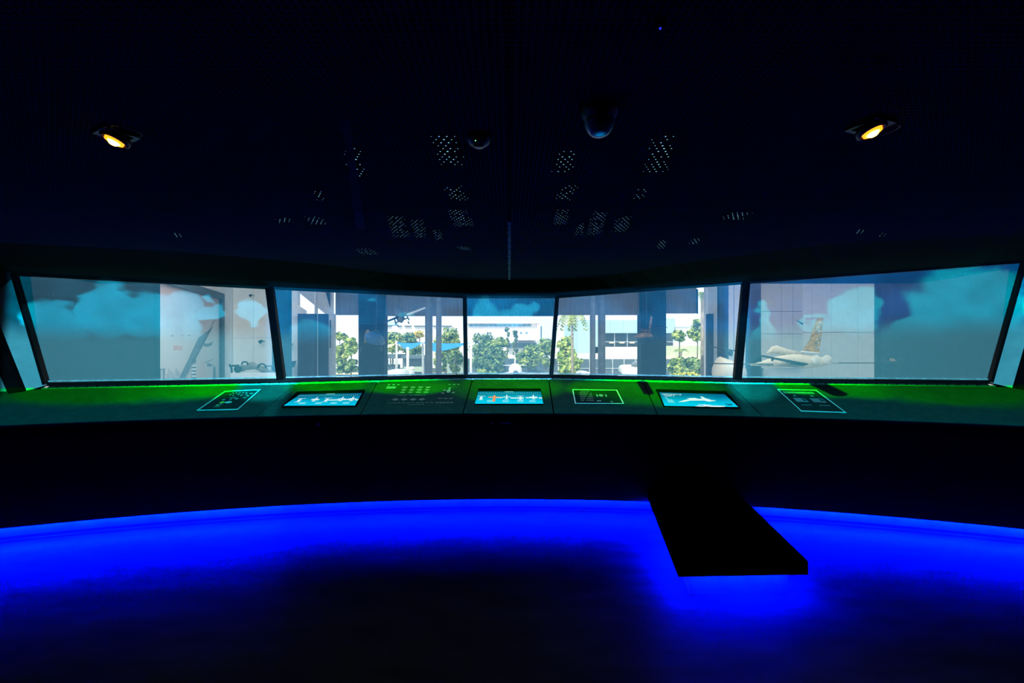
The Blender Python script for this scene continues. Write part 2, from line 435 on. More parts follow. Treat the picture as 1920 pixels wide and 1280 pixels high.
    for (x0, y0, x1, y1, wd) in darks:                               # runways in the picture
        u0, w0 = uw(surf(x0, y0)); u1, w1 = uw(surf(x1, y1)); du, dw = u1-u0, w1-w0; l2 = du*du+dw*dw
        tt = E.op('ADD', ((u-u0)*du+(wdn-w0)*dw)/l2, 0, clamp=True)
        a = u-u0-tt*du; c = wdn-w0-tt*dw
        ground = mixc((E.op('SQRT', a*a+c*c*.05)/wd).step(1.1, .8), ground, (0, .04, .04))
    pic = mixc((v-s).step(-.001, .001), ground, sky)
    ua, ub = uv(on_window(pxa, 640))[0], uv(on_window(pxb, 640))[0]
    gate = u.step(ua, ua+.02)*u.step(ub, ub-.02)*wup.step(1.06, 1.02)*wdn.step(-1.03, -1.0)
    bk = nt.nodes.new('ShaderNodeMix'); bk.data_type = 'RGBA'; nt.links.new(gate.v, bk.inputs[0]); bk.inputs[6].default_value = (0, 0, 0, 1); nt.links.new(pic, bk.inputs[7])
    nt.links.new(bk.outputs[2], em.inputs[0]); em.inputs[1].default_value = 1
PW = 5200
make_projector(0, 5, 566, [(205,585,62,58),(105,612,60,48),(275,590,55,50),(335,600,48,55),(395,582,25,20),(470,590,32,28)],
   [(320,722,240,27),(170,734,190,26)], PW, (0, .06, .11), (0, .50, .80), (.03, .24, .34), (), [(500,728,62,26)], fade=(-.30, -.58))
make_projector(1, 492, 1412, [(585,625,40,32),(700,560,6,6),(760,590,14,8),(908,578,22,26),(975,590,26,18),(1000,584,14,14),(940,592,30,12),(1400,620,16,36)],
   [(620,716,85,24),(955,724,105,26),(1235,726,125,34),(1115,728,60,16),(770,722,90,16)], PW*.9, (0, .15, .40), (.02, .62, 1.15), (.05, .24, .42), [(1204,716,1216,736,.012)], [(1420,722,60,22)], .045)
make_projector(2, 1350, 1960, [(1600,585,55,48),(1815,580,120,90),(1720,625,70,30),(1535,608,34,24),(1430,610,18,40)],
   [(1640,722,170,26),(1810,736,170,28),(1500,722,60,18)], PW, (0, .06, .22), (0, .50, .75), (.03, .24, .34), [(1534,715,1572,737,.02)], [(1400,725,60,30)], fade=(.30, .62))
# ------------------------------------------------------------------ control console
M_top = mat('grey_laminate_worktop', (.03, .032, .032), .5, .12, 14, spec=0)
con = thing('control_console', 'long curved black control console under the windows with blue glow at its foot', 'console', (0, 4.5, 0))
fp = [-230, 480, 677, 868, 1038, 1232, 1430, 2140]; bp = [-80, 556, 708, 886, 1029, 1206, 1366, 1985]
def fpt(px): p = on_arc(px); p.z = ZFRONT; return p
def bpt(px): return on_poly(px, sill_f)-Vector((0, 0, .012))
PAN = []
for i in range(7):
    g = .06 if i not in (0, 6) else .0
    n = 10 if i in (0, 6) else 5; m = MB(); th = Vector((0, 0, -.03)); rows = []
    for k in range(n+1):
        t = k/n; eps = 1.2
        f = fp[i]+eps+(fp[i+1]-fp[i]-2*eps)*t; b = bp[i]+eps*.8+(bp[i+1]-bp[i]-1.6*eps)*t
        rows.append((fpt(f), bpt(b)))
    for (a, b), (c, d) in zip(rows, rows[1:]):
        m.quad(a, c, d, b); m.quad(a+th, b+th, d+th, c+th); m.quad(a, a+th, c+th, c); m.quad(b, d, d+th, b+th)
    m.quad(rows[0][0], rows[0][1], rows[0][1]+th, rows[0][0]+th); m.quad(rows[-1][0], rows[-1][0]+th, rows[-1][1]+th, rows[-1][1])
    wp = m.obj('worktop_panel', M_top, con)
    if i == 2: print_panel = wp
    f0, f1 = rows[0][0], rows[-1][0]; bm_ = (rows[0][1]+rows[-1][1])/2
    nr = (f1-f0).cross(bm_-f0).normalized(); PAN.append(((f0+f1)/2, nr if nr.z > 0 else -nr, i))
def arcstrip(pa, pb, off0, z0, off1, z1, n=60):
    m = MB()
    pr = None
    for k in range(n+1):
        px = pa+(pb-pa)*k/n; a = on_arc(px, off0); a.z = z0; b = on_arc(px, off1); b.z = z1
        if pr: m.quad(pr[0], a, b, pr[1])
        pr = (a, b)
    return m
arcstrip(-230, 2140, .0, ZFRONT-.03, .0, ZFRONT-.10).obj('front_edge', M_black, con)
arcstrip(-230, 2140, .0, ZFRONT-.10, .03, .1135).obj('front_panel', mat('black_console_front', (.005, .005, .006), .6, .2, 8, spec=0), con)
arcstrip(-230, 2140, .03, .1135, .034, .128).obj('recess_lip', M_black, con)
arcstrip(-230, 2140, .034, .128, .10, .135).obj('recess_lip', M_black, con)
M_toe = mat('dark_toe_kick', (.02, .02, .022), .5, .2, 8, spec=.1)
arcstrip(-230, 2140, .10, .135, .10, .02).obj('toe_kick', M_toe, con)
arcstrip(-230, 2140, .10, .02, .085, 0.0).obj('cove_skirting', M_black, con)
def led(name, e): return mat(name, (.01, .01, .02), emit=(.0, .0016, 1), estr=e)
arcstrip(-230, 522, .045, .1142, .046, .122).obj('led_strip', led('blue_led_bright', 44000), con)
arcstrip(522, 1222, .050, .1152, .051, .122).obj('led_strip', led('blue_led_dim', 24000), con)
arcstrip(1425, 2140, .045, .1144, .046, .122).obj('led_strip', led('blue_led_bright', 44000), con)

def on_panel(px, py, i, lift=0.0):
    """point of worktop panel i seen at the pixel, found on its ruled surface"""
    def pt(t, q): return fpt(fp[i]+(fp[i+1]-fp[i])*t).lerp(bpt(bp[i]+(bp[i+1]-bp[i])*t), q)
    def pr(t, q): p = pt(t, q); return CX+p.x*F/p.y, CY-(p.z-H)*F/p.y
    t = q = .5
    for _ in range(12):
        x, y = pr(t, q); xt, yt = pr(t+1e-3, q); xq, yq = pr(t, q+1e-3)
        a, b, c, d = (xt-x)*1e3, (xq-x)*1e3, (yt-y)*1e3, (yq-y)*1e3; det = a*d-b*c
        t += ((px-x)*d-b*(py-y))/det; q += (a*(py-y)-c*(px-x))/det
    return pt(t, q)+PAN[i][1]*lift
def flatten(q, *more):
    n = (q[2]-q[0]).cross(q[3]-q[1]).normalized(); n = n if n.z > 0 else -n
    c = sum(q, Vector())/4; dev = max((p-c).dot(n) for p in q)
    return [[p-n*((p-c).dot(n)-dev) for p in l] for l in (q,)+more]+[n]
def bil(q, u, v, n=None, lift=0):
    """q = corners tl,tr,br,bl ; u to the right, v down"""
    p = q[0].lerp(q[1], u).lerp(q[3].lerp(q[2], u), v); return p+n*lift if lift else p
ONE_BY_ONE = ('timeline_bar', 'print_mark', 'print_block')
def decal(name, polys, q, n, lift, m, parent):
    if name in ONE_BY_ONE and len(polys) > 1:
        for poly in polys: decal(name, [poly], q, n, lift, m, parent)
        return
    b = MB()
    for poly in polys: b.plate([bil(q, u, v, n, lift) for u, v in poly], n*.0008)
    o = b.obj(name, m, parent)
    if len(polys) > 1 and name in ('print', 'panel_print', 'caption_block', 'scale_marks', 'cloud_picture', 'dark_emblem', 'title_text'): o['kind'] = 'stuff'   # print too fine to pick apart
    return o
def rect(u0, v0, u1, v1): return [(u0, v0), (u1, v0), (u1, v1), (u0, v1)]
def ell(cx, cy, rx, ry, k=10): return [(cx+rx*math.cos(2*math.pi*i/k), cy+ry*math.sin(2*math.pi*i/k)) for i in range(k)]
def text_polys(txt, x, y, w, h):
    cu = bpy.data.curves.new('t', 'FONT'); cu.body = txt; cu.resolution_u = 2
    o = bpy.data.objects.new('t', cu); COL.objects.link(o)
    me = bpy.data.meshes.new_from_object(o.evaluated_get(bpy.context.evaluated_depsgraph_get()))
    vs = [v.co.copy() for v in me.vertices]; X0 = min(v.x for v in vs); X1 = max(v.x for v in vs); Y0 = min(v.y for v in vs); Y1 = max(v.y for v in vs)
    r = [[(x+(vs[i].x-X0)/(X1-X0)*w, y+h-(vs[i].y-Y0)/(Y1-Y0)*h) for i in p.vertices] for p in me.polygons]
    bpy.data.objects.remove(o); bpy.data.curves.remove(cu); return r
M_white_lit = mat('lit_white_graphic', (.02, .02, .02), spec=0, emit=(.75, 1, 1), estr=.9)
M_cyan_lit = mat('lit_pale_cyan_graphic', (.02, .02, .02), spec=0, emit=(.25, .85, .95), estr=.9)
M_orange_lit = mat('lit_orange_graphic', (.02, .02, .02), spec=0, emit=(1, .28, .12), estr=.9)
M_dk_lit = mat('lit_deep_blue_graphic', (.02, .02, .02), spec=0, emit=(.0, .12, .3), estr=.7)
M_bezel = mat('black_glass_bezel', (.003, .003, .003), .6, .1, 5, spec=.0)
def screen(panel, px4, in4, label, smat, draw):
    q, qi, n = flatten([on_panel(x, y, panel) for x, y in px4], [on_panel(x, y, panel) for x, y in in4])
    c = (q[0]+q[1]+q[2]+q[3])/4
    t = thing('touch_screen', label, 'screen', c)
    hi = n*.007
    MB().hexa([p-n*.02 for p in q], [p+hi for p in q]).obj('bezel', M_bezel, t)
    o = MB().quad(*[p+n*.0085 for p in (qi[3], qi[2], qi[1], qi[0])]).obj('display', smat, t)
    uvl = o.data.uv_layers.new(name='UVMap')
    for li, lp in enumerate(o.data.loops):
        vi = lp.vertex_index; uvl.data[li].uv = [(0, 0), (1, 0), (1, 1), (0, 1)][vi]
    draw(qi, n, o)
def plane_icon(cx, cy, s, k):
    """small top-view aircraft outline"""
    w = s*.9
    return [rect(cx-s*.12, cy-s*1.3, cx+s*.12, cy+s*1.3), [(cx-w, cy-s*.1), (cx, cy-s*.45), (cx+w, cy-s*.1), (cx+w, cy+s*.12), (cx-w, cy+s*.12)],
            rect(cx-s*.4, cy+s*.9, cx+s*.4, cy+s*1.15)]
def heli_icon(cx, cy, s):
    return [ell(cx, cy, s*.4, s*1.0), rect(cx-s, cy-s*1.5, cx+s, cy-s*1.35), rect(cx-.02*s, cy-s*1.5, cx+.08*s, cy-s*.9), rect(cx-s*.7, cy+s*1.1, cx+s*.7, cy+s*1.25)]
def timeline(shift, orange):
    def d(q, n, t):
        L = .0005
        decal('title_bar', [rect(.42, .02, .56, .055)], q, n, .009, M_cyan_lit, t)
        decal('scale_marks', [rect(x/30+.01, .10, x/30+.014, .2) for x in range(29)], q, n, .009, M_cyan_lit, t)
        decal('timeline_bar', [rect(.30, .5, .40, .56), rect(.52, .52, .72, .6), rect(.75, .5, .93, .57), rect(.95, .52, 1, .6)], q, n, .009, M_white_lit, t)
        xs_ = [.08, .47, .68, .88] if orange else [.12, .34, .52, .74, .9]
        for i, x in enumerate(xs_):
            x = x+shift
            ic = heli_icon(x, .56, .06) if i in (0, 2) else plane_icon(x, .52, .07, i)
            ic = [[(a, .55+(b-.55)*2.0) for a, b in p] for p in ic]
            decal('aircraft_icon', ic, q, n, .0095, M_white_lit, t)
        if orange: decal('aircraft_icon', [[(a, .5+(b-.5)*1.9) for a, b in p] for p in ([(.25, .50), (.29, .50), (.29, .68), (.25, .68)], [(.18, .49), (.36, .49), (.36, .52), (.18, .52)], [(.245, .49), (.27, .40), (.295, .49)])], q, n, .0105, M_orange_lit, t)
        for x in (.17, .40, .62, .80): decal('caption_block', [rect(x, .74+.05*k, x+.1-.02*(k % 2), .77+.05*k) for k in range(3)], q, n, .009, M_cyan_lit, t)
    return d
screen(1, [(557,735),(684,733),(669,763),(528,765)], [(563,741),(679,739.5),(665.5,761.5),(532,764)], 'touch screen showing a row of white aircraft beside the aircraft diagram panel',
       screenmat('screen_timeline_blue', (0, .10, .22), (0, .55, .80), 1.0), timeline(0, False))
screen(3, [(897,729),(1014,729),(1019,759),(890,759)], [(897,735),(1014,735),(1018.5,758),(890.5,758)], 'touch screen showing an orange aircraft among white ones below the narrow window',
       screenmat('screen_timeline_cyan', (0, .16, .28), (0, .60, .85), 1.0), timeline(-.01, True))
def f5(q, n, t):
    decal('title_text', text_polys('NORTHROP F-5S', .03, .10, .30, .09)+text_polys('TIGER II', .05, .215, .16, .08), q, n, .0095, M_white_lit, t)
    decal('caption_block', [rect(.05, .36, .09, .40), rect(.06, .47, .1, .5)]+[rect(.07, .55+.06*k, .15+.02*(k % 2), .58+.06*k) for k in range(4)], q, n, .009, M_cyan_lit, t)
    decal('aircraft_picture', [[(.22,.72),(.30,.60),(.40,.48),(.46,.42),(.56,.44),(.66,.40),(.72,.50),(.66,.56),(.52,.58),(.40,.60),(.30,.70)],
        [(.38,.42),(.50,.38),(.54,.44),(.44,.48)], [(.60,.24),(.62,.24),(.66,.40),(.60,.42)], [(.60,.56),(.74,.52),(.78,.56),(.66,.64)]], q, n, .0095, M_white_lit, t)
    decal('cloud_picture', [ell(.70, .98, .14, .05), ell(.60, .94, .06, .06), ell(.50, .99, .08, .03), [(.48,.86),(.58,.86),(.58,.89),(.48,.89)]], q, n, .009, M_white_lit, t)
    decal('dark_emblem', [rect(.86, .78, .96, .84), rect(.88, .86, .94, .9)], q, n, .009, M_dk_lit, t)
screen(5, [(1230,732),(1361,734),(1388,767),(1244,763)], [(1236,738),(1358.5,741),(1384,766),(1246,762)], 'touch screen showing one white fighter aircraft on blue sky',
       screenmat('screen_fighter_blue', (0, .12, .28), (0, .62, .85), 1.0), f5)
# engraved information plates with light edges
M_plate = mat('dark_smoked_plate', (.016, .018, .019), .4, .1, 9, spec=0)
M_edge = mat('polished_plate_edge', (.45, .48, .48), .35, .05, 9, spec=.2)
M_print = mat('pale_print_on_plate', (.16, .18, .18), .6, .2, 30)
M_print2 = mat('dim_print_on_panel', (.065, .072, .072), .6, .25, 30)
def plate(panel, px4, label, draw):
    q, n = flatten([on_panel(x, y, panel) for x, y in px4])
    t = thing('info_plate', label, 'plate', sum(q, Vector())/4)
    body = MB().hexa([p-n*.006 for p in q], [p+n*.005 for p in q]).obj('plate', M_plate, t)
    for i in range(4):
        a, b = q[i], q[(i+1) % 4]; c = sum(q, Vector())/4
        ia, ib = a+(c-a).normalized()*.014, b+(c-b).normalized()*.014
        MB().hexa([a+n*.004, b+n*.004, ib+n*.004, ia+n*.004], [a+n*.009, b+n*.009, ib+n*.009, ia+n*.009]).obj('edge', M_edge, t)
    draw(q, n, body)
def draw_a(q, n, t):
    rnd = random.Random(3)
    decal('print', [ell(.30+.11*i, .22+.05*(i % 2), .025, .025, 6) for i in range(5)]+[rect(.3+.09*i, .12, .34+.09*i, .15) for i in range(5)]
          +[ell(.30, .48, .04, .04), ell(.48, .47, .035, .03), ell(.62, .45, .05, .035)]+[rect(.25+rnd.random()*.5, v, .28+rnd.random()*.5, v+.02) for v in (.36, .4)]
          +[rect(.82, .18, .9, .21), rect(.8, .30, .86, .33), rect(.78, .40, .84, .43)]+[rect(.30+.05*i, .70+.06*j, .33+.05*i, .73+.06*j) for i in range(3) for j in range(3)], q, n, .006, M_print, t)
    decal('print_disc', [ell(.52, .62, .09, .05, 14)], q, n, .006, M_edge, t)
    decal('print_mark', [ell(.36, .62, .06, .05), rect(.3, .74, .36, .78)], q, n, .006, mat('yellow_green_print', (.3, .5, .05), .6), t)
def draw_b(q, n, t):
    decal('print', [rect(.14+.035*(i % 8), .1+.13*(i//8), .165+.035*(i % 8), .16+.13*(i//8)) for i in range(48) if i % 7], q, n, .006, M_print2, t)
    decal('print_block', [ell(.60, .42, .05, .09), rect(.50, .34, .53, .52), rect(.69, .34, .72, .52), rect(.47, .78, .56, .84), rect(.75, .82, .79, .9)], q, n, .006, M_print, t)
def draw_c(q, n, t):
    decal('print', [rect(.08+.055*i, .10, .12+.055*i, .19) for i in range(14)]+[rect(.24, .27, .30, .32), rect(.66, .27, .73, .32)]
          +[rect(.18+.05*i, .70, .21+.05*i, .73) for i in range(5)]+[rect(.6+.05*i, .70, .63+.05*i, .73) for i in range(5)], q, n, .006, M_print, t)
    decal('print_block', [rect(.16, .40, .44, .58), rect(.56, .40, .86, .58)], q, n, .006, mat('mid_blue_print', (.09, .13, .15), .6), t)
    decal('print_mark', [ell(.38, .5, .04, .04), ell(.8, .5, .04, .04), rect(.34, .42, .42, .45), rect(.76, .42, .84, .45)], q, n, .0072, M_plate, t)
plate(0, [(422,734),(489,731.5),(446,769),(369,771)], 'slanting smoked plate with round gauge print and one large bright disc', draw_a)
plate(4, [(1073,732),(1157,732),(1170,759),(1078,757.5)], 'dark smoked plate with dense small print between two touch screens', draw_b)
plate(6, [(1457,731),(1530,732),(1587,775),(1502,772)], 'slanting smoked plate with heading and two blue print blocks', draw_c)
# print on the worktop panel next to the middle screen
qp = [on_panel(x, y, 2) for x, y in ((712,717),(880,717),(862,768),(684,770))]; npn = PAN[2][1]
pp = []
for i in range(4):
    c = .30+.085*i
    pp += [ell(c, .22+.09*k, .028, .03, 8) for k in range(3)]+[rect(c-.03, .17, c+.025, .185)]
pp += [rect(.26, .50, .36, .515), rect(.39, .50, .42, .515), rect(.44, .50, .56, .515)]
pp += [[(.22+.095*i, .66), (.26+.095*i, .61), (.30+.095*i, .66), (.26+.095*i, .70)] for i in range(4)]
pp += [rect(.20+.05*i, .76, .235+.05*i, .775) for i in range(10)]+[rect(.42+.03*i, .82, .44+.03*i, .835) for i in range(6)]
decal('panel_print', pp, qp, npn, .0035, M_print2, print_panel)
pq = [rect(.10+.05*i, .09, .125+.05*i, .115) for i in range(3)]+[rect(.77+.05*i, .08, .795+.05*i, .105) for i in range(3)]
pq += [ell(.80, .36, .022, .07, 10), ell(.80, .25, .012, .03, 8)]
decal('panel_print', pq, qp, npn, .0035, M_print, print_panel)
ps = [ell(.75, .33, .018, .03, 8), ell(.745, .44, .02, .03, 8), ell(.86, .42, .02, .03, 8)]+[rect(.72+.06*i, .62, .76+.06*i, .65) for i in range(3)]+[rect(.71+.04*i, .76, .74+.04*i, .79) for i in range(5)]
decal('panel_print', ps, qp, npn, .0035, M_print2, print_panel)
decal('panel_print', [rect(.10, .17, .20, .26)], qp, npn, .0035, mat('blue_print', (.03, .10, .2), .6), print_panel)
# small fittings on the console front
for px, py, r in ((597,795,.012), (922,793,.008)):
    a = on_arc(px); a.z = H-(py-CY)*a.y/F
    MB().lathe([(r, 0), (r, .006), (r*.5, .009)], a+Vector((0, -.002, 0)), 10, Matrix.Rotation(math.pi/2, 4, 'X')).obj('screw_cap', M_alu, con)
a = on_arc(948); a.z = H-(793-CY)*a.y/F
MB().box(a.x-.05, a.x+.05, a.y-.012, a.y+.004, a.z-.008, a.z+.008).obj('key_slot', M_alu, con)

# ------------------------------------------------------------------ low step bench
ZT, ZB = .2455, .16
bl, br = Pz(1272, 1056, ZT), Pz(1515, 1052, ZT)
dl = Vector((.195, 1.10, 0)).normalized()
def to_console(p):                                 # run a bench edge back until it meets the console front
    d = 0.0
    while math.hypot((p+dl*d).x, (p+dl*d).y-YC) < RC+.012: d += .004
    return p+dl*d
bkl, bkr = to_console(bl), to_console(br)
step = thing('step_bench', 'low black step platform lit blue underneath, jutting from the console', 'step', ((bl+br)/2).xy.to_3d())
dn = Vector((0, 0, ZT-ZB))
MB().hexa([p-dn for p in (bl, br, bkr, bkl)], [bl, br, bkr, bkl]).obj('slab', mat('matt_black_laminate', (.0012, .0012, .0012), .9, .1, 8, spec=.0), step)
rt = (br-bl).normalized(); ins = .09
ib = [bl+rt*ins+dl*ins, br-rt*ins+dl*ins, bkr-rt*ins, bkl+rt*ins]
ib = [Vector((p.x, p.y, 0)) for p in ib]
MB().hexa(ib, [p+Vector((0, 0, ZB)) for p in ib]).obj('base', mat('grey_step_base', (.12, .12, .13), .55, .2, 12, spec=.1), step)
for a, b, off in ((ib[0], ib[1], dl), (ib[0], ib[3], rt), (ib[1], ib[2], -rt)):
    m = MB(); a2, b2 = a-off*.03+Vector((0, 0, ZB-.002)), b-off*.03+Vector((0, 0, ZB-.002)); d = (b2-a2)
    a2 += d*.03; b2 -= d*.03
    m.quad(a2, b2, b2-off*.012, a2-off*.012); m.obj('led_strip', led('blue_led_step', 3600), step)

# ------------------------------------------------------------------ ceiling fittings
def downlight(px, py, label, yaw):
    c = Pz(px, py, ZC); t = thing('downlight', label, 'lamp', c, None)
    M_trim = mat('bronze_lamp_trim', (.06, .035, .015), .4, .1, 20, metal=.3)
    Ry = Matrix.Rotation(yaw, 4, 'Z')
    s = .06
    # square plate with an open middle, tilted gimbal ring, glowing lens
    def fr(a, b, z0, z1):
        m = MB()
        for (x0, x1, y0, y1) in ((-a, a, -a, -b), (-a, a, b, a), (-a, -b, -b, b), (b, a, -b, b)):
            pts = [Ry @ Vector(p) for p in ((x0,y0,0),(x1,y0,0),(x1,y1,0),(x0,y1,0))]
            m.hexa([c+p+Vector((0,0,z0)) for p in pts], [c+p+Vector((0,0,z1)) for p in pts])
        return m
    fr(s, s*.72, -.012, 0).obj('trim_plate', M_trim, t)
    tilt = Matrix.Rotation(math.radians(-14), 4, 'X') @ Matrix.Rotation(math.radians(14 if px < CX else -14), 4, 'Y')
    m = MB(); m.lathe([(.052, 0), (.052, -.02), (.042, -.026), (.036, -.012), (.036, .0)], c+Vector((0, 0, -.012)), 24, tilt); m.obj('gimbal_ring', M_trim, t, True)
    m = MB(); m.lathe([(.034, -.010), (.033, -.028), (.022, -.030), (.020, -.020)], c+Vector((0, 0, -.012)), 24, tilt); m.obj('glow_ring', mat('orange_glow_ring', (.4, .2, .02), emit=(1, .30, .01), estr=2.2), t, True)  # glowing ring stands in for the lamplit reflector
    m = MB(); m.lathe([(.001, -.040), (.014, -.039), (.022, -.030), (.022, -.022)], c+Vector((0, 0, -.012)), 24, tilt)
    m.obj('lens', mat('glowing_amber_lens', (.1, .05, .01), emit=(1, .42, .05), estr=22), t, True)
    m = MB(); m.tube([c+Ry @ Vector((.09+.035*math.cos(a), .05*math.sin(a), -.012)) for a in [k*math.pi/10 for k in range(21)]], .0018, 6); m.obj('spring_clip', M_trim, t)
downlight(219, 250, 'amber glowing square downlight in the ceiling near the mural window', -.5)
downlight(1631, 233, 'amber glowing square downlight in the ceiling near the gold tail window', .35)
# dome security camera
c = Pz(1124, 205, ZC); t = thing('dome_camera', 'small round security camera with clear dome on the ceiling', 'camera', c)
MB().lathe([(.066, 0), (.066, -.02), (.058, -.035), (.056, -.04)], c, 28).obj('housing', mat('white_camera_plastic', (.4, .4, .42), .35, .05, 5), t, True)
gm_ = bpy.data.materials.new('clear_dome'); gm_.use_nodes = True; E.nt = gm_.node_tree
b_ = gm_.node_tree.nodes['Principled BSDF']; b_.inputs['Base Color'].default_value = (.85, .87, .95, 1); b_.inputs['Roughness'].default_value = .08
b_.inputs['Transmission Weight'].default_value = .12; b_.inputs['Specular IOR Level'].default_value = .8
MB().lathe([(.056, -.04), (.055, -.058), (.048, -.078), (.034, -.094), (.016, -.102), (.001, -.104)], c, 28).obj('dome', gm_, t, True)
MB().lathe([(.03, -.03), (.03, -.07), (.018, -.085), (.001, -.086)], c, 20).obj('lens_module', mat('white_camera_ball', (.6, .6, .62), .3), t, True)
# smoke detector
c = Pz(898, 256, ZC); t = thing('smoke_detector', 'flat round detector with tiny green light on the ceiling', 'detector', c)
MB().lathe([(.05, 0), (.05, -.014), (.042, -.03), (.03, -.036), (.001, -.037)], c, 26).obj('body', mat('grey_detector_plastic', (.05, .055, .06), .4, .1, 6), t, True)
MB().lathe([(.024, -.036), (.022, -.044), (.001, -.045)], c, 18).obj('sensor_cap', mat('detector_cap', (.09, .11, .12), .3), t, True)
MB().lathe([(.0022, 0), (.0022, -.003), (.0005, -.004)], c+Vector((-.012, -.036, -.032)), 8).obj('indicator_light', mat('green_indicator', (.02, .1, .02), emit=(.25, 1, .3), estr=1.5), t)
# tiny indicator on a cable outlet box
c = Pz(1238, 43, ZC); t = thing('ceiling_sensor', 'tiny round sensor with blue light on the dark ceiling', 'sensor', c)
MB().lathe([(.016, 0), (.016, -.008), (.008, -.014)], c, 14).obj('body', M_black, t)
MB().lathe([(.0035, -.014), (.002, -.018), (.0003, -.019)], c, 10).obj('indicator_light', mat('blue_indicator', (.01, .01, .1), emit=(.03, .03, 1), estr=1.2), t)

# ------------------------------------------------------------------ the hall outside the windows
M_hwhite = mat('white_wall_panel', (.80, .79, .76), .7, .04, 3, spec=.1)
M_hgrey = mat('pale_grey_panel', (.55, .57, .58), .7, .05, 3, spec=.1)
M_hdark = mat('dark_grey_cladding', (.028, .032, .04), .7, .15, 2, spec=.1)
M_hblack = mat('near_black_partition', (.004, .005, .007), .85, .2, 2, spec=.05)
M_col = mat('grey_steel_column', (.14, .15, .16), .5, .15, 3)
M_joint = mat('panel_joint_grey', (.30, .30, .30), .8)
FZ = 30.0
struct(MB().box(-60, 60, 6.8, 34, ZG-.2, ZG).obj('floor_hall', mat('pale_hall_floor', (.45, .45, .44), .5, .05, 2)), 'pale floor of the exhibition hall below the windows')
struct(MB().box(-26, 26, 7.5, 31, HALL_Z, HALL_Z+.3).obj('ceiling_hall', mat('white_hall_ceiling', (.7, .7, .7), .8, .03, 2)), 'white roof slab of the exhibition hall')
def face(px0, px1, Z, z0, z1, depth=.4):
    return MB().box((px0-CX)*Z/F, (px1-CX)*Z/F, Z, Z+depth, z0, z1)
def zpix(py, Z): return H-(py-CY)*Z/F
hl = group_struct('wall_hall_left', 'left side of the hall with dark partition and white panels', (-17, 25, ZG))
M_part = mat('dark_partition_board', (.017, .018, .02), .85, .1, 2, spec=0)
face(-420, 288, 16, ZG, HALL_Z, .3).obj('dark_partition', M_part, hl)
a0, a1 = P(288, 640, 20), P(412, 640, 27.5)
# white panels facing the windows beyond the mural
Zw = 28.5
for (x0, x1, z0, z1, mm) in ((396, 436.5, ZG, HALL_Z, M_hgrey), (437, 474.8, ZG, zpix(633.4, Zw), M_hwhite), (475.4, 516, ZG, zpix(633.4, Zw), M_hwhite),
                             (437, 474.8, zpix(633, Zw), HALL_Z, M_hwhite), (475.4, 516, zpix(633, Zw), HALL_Z, M_hwhite)):
    face(x0, x1, Zw, z0, z1, .1).obj('panel', mm, hl)
face(396, 520, Zw+.1, ZG, HALL_Z, .1).obj('backing', M_joint, hl)
# mural wall running away along the left side
nrm = Vector(((a1-a0).y, -(a1-a0).x, 0)).normalized()
def mw(s, z, off=0.0): p = a0.lerp(a1, s)+nrm*off; return Vector((p.x, p.y, z))
e0, e1 = -.25, 1.02
MB().hexa([mw(e0, ZG), mw(e1, ZG), mw(e1, ZG, -.3), mw(e0, ZG, -.3)], [mw(e0, HALL_Z), mw(e1, HALL_Z), mw(e1, HALL_Z, -.3), mw(e0, HALL_Z, -.3)]).obj('mural_wall', M_hwhite, hl)
for s in (.34, .70): MB().hexa([mw(s, 4.7, .002), mw(s+.006, 4.7, .002), mw(s+.006, 4.7, .01), mw(s, 4.7, .01)], [mw(s, HALL_Z, .002), mw(s+.006, HALL_Z, .002), mw(s+.006, HALL_Z, .01), mw(s, HALL_Z, .01)]).obj('panel_joint', M_joint, hl)
# framed mural
mu = thing('framed_mural', 'tall printed mural of skyline and helicopters in a dark frame on the hall wall', 'mural', mw(.5, ZG))
mt = zpix(527, 20)
def mural_material():
    m = bpy.data.materials.new('faded_mural_print'); m.use_nodes = True; E.nt = m.node_tree
    b = m.node_tree.nodes['Principled BSDF']; b.inputs['Roughness'].default_value = .6
    x, y, z = sep(coords()); n = noise(coords(), .35, 4)
    w = z+(n-.5)*4
    c = mixc(w.step(-1.5, 2.5), (.56, .42, .38), (.52, .56, .57)); c = mixc(w.step(2.0, 4.6), c, (.40, .30, .31))
    E.nt.links.new(c, b.inputs['Base Color']); return m
MB().hexa([mw(-.04, -1.5, .02), mw(1, -1.5, .02), mw(1, -1.5, .06), mw(-.04, -1.5, .06)], [mw(-.04, mt, .02), mw(1, mt, .02), mw(1, mt, .06), mw(-.04, mt, .06)]).obj('print_board', mural_material(), mu)
M_mfr = mat('dark_mural_frame', (.05, .06, .08), .5)
def mbar(s0, s1, z0, z1): return MB().hexa([mw(s0, z0, .02), mw(s1, z0, .02), mw(s1, z0, .22), mw(s0, z0, .22)], [mw(s0, z1, .02), mw(s1, z1, .02), mw(s1, z1, .22), mw(s0, z1, .22)])
mbar(-.06, 1.02, mt, mt+.38).obj('frame_bar', M_mfr, mu); mbar(.965, 1.02, -1.5, mt).obj('frame_bar', M_mfr, mu); mbar(-.06, 1.02, -1.6, -1.5).obj('frame_bar', M_mfr, mu)
MB().hexa([mw(0, ZG, .0), mw(1, ZG, .0), mw(1, ZG, .1), mw(0, ZG, .1)], [mw(0, -1.6, .0), mw(1, -1.6, .0), mw(1, -1.6, .1), mw(0, -1.6, .1)]).obj('plinth', M_mfr, mu)
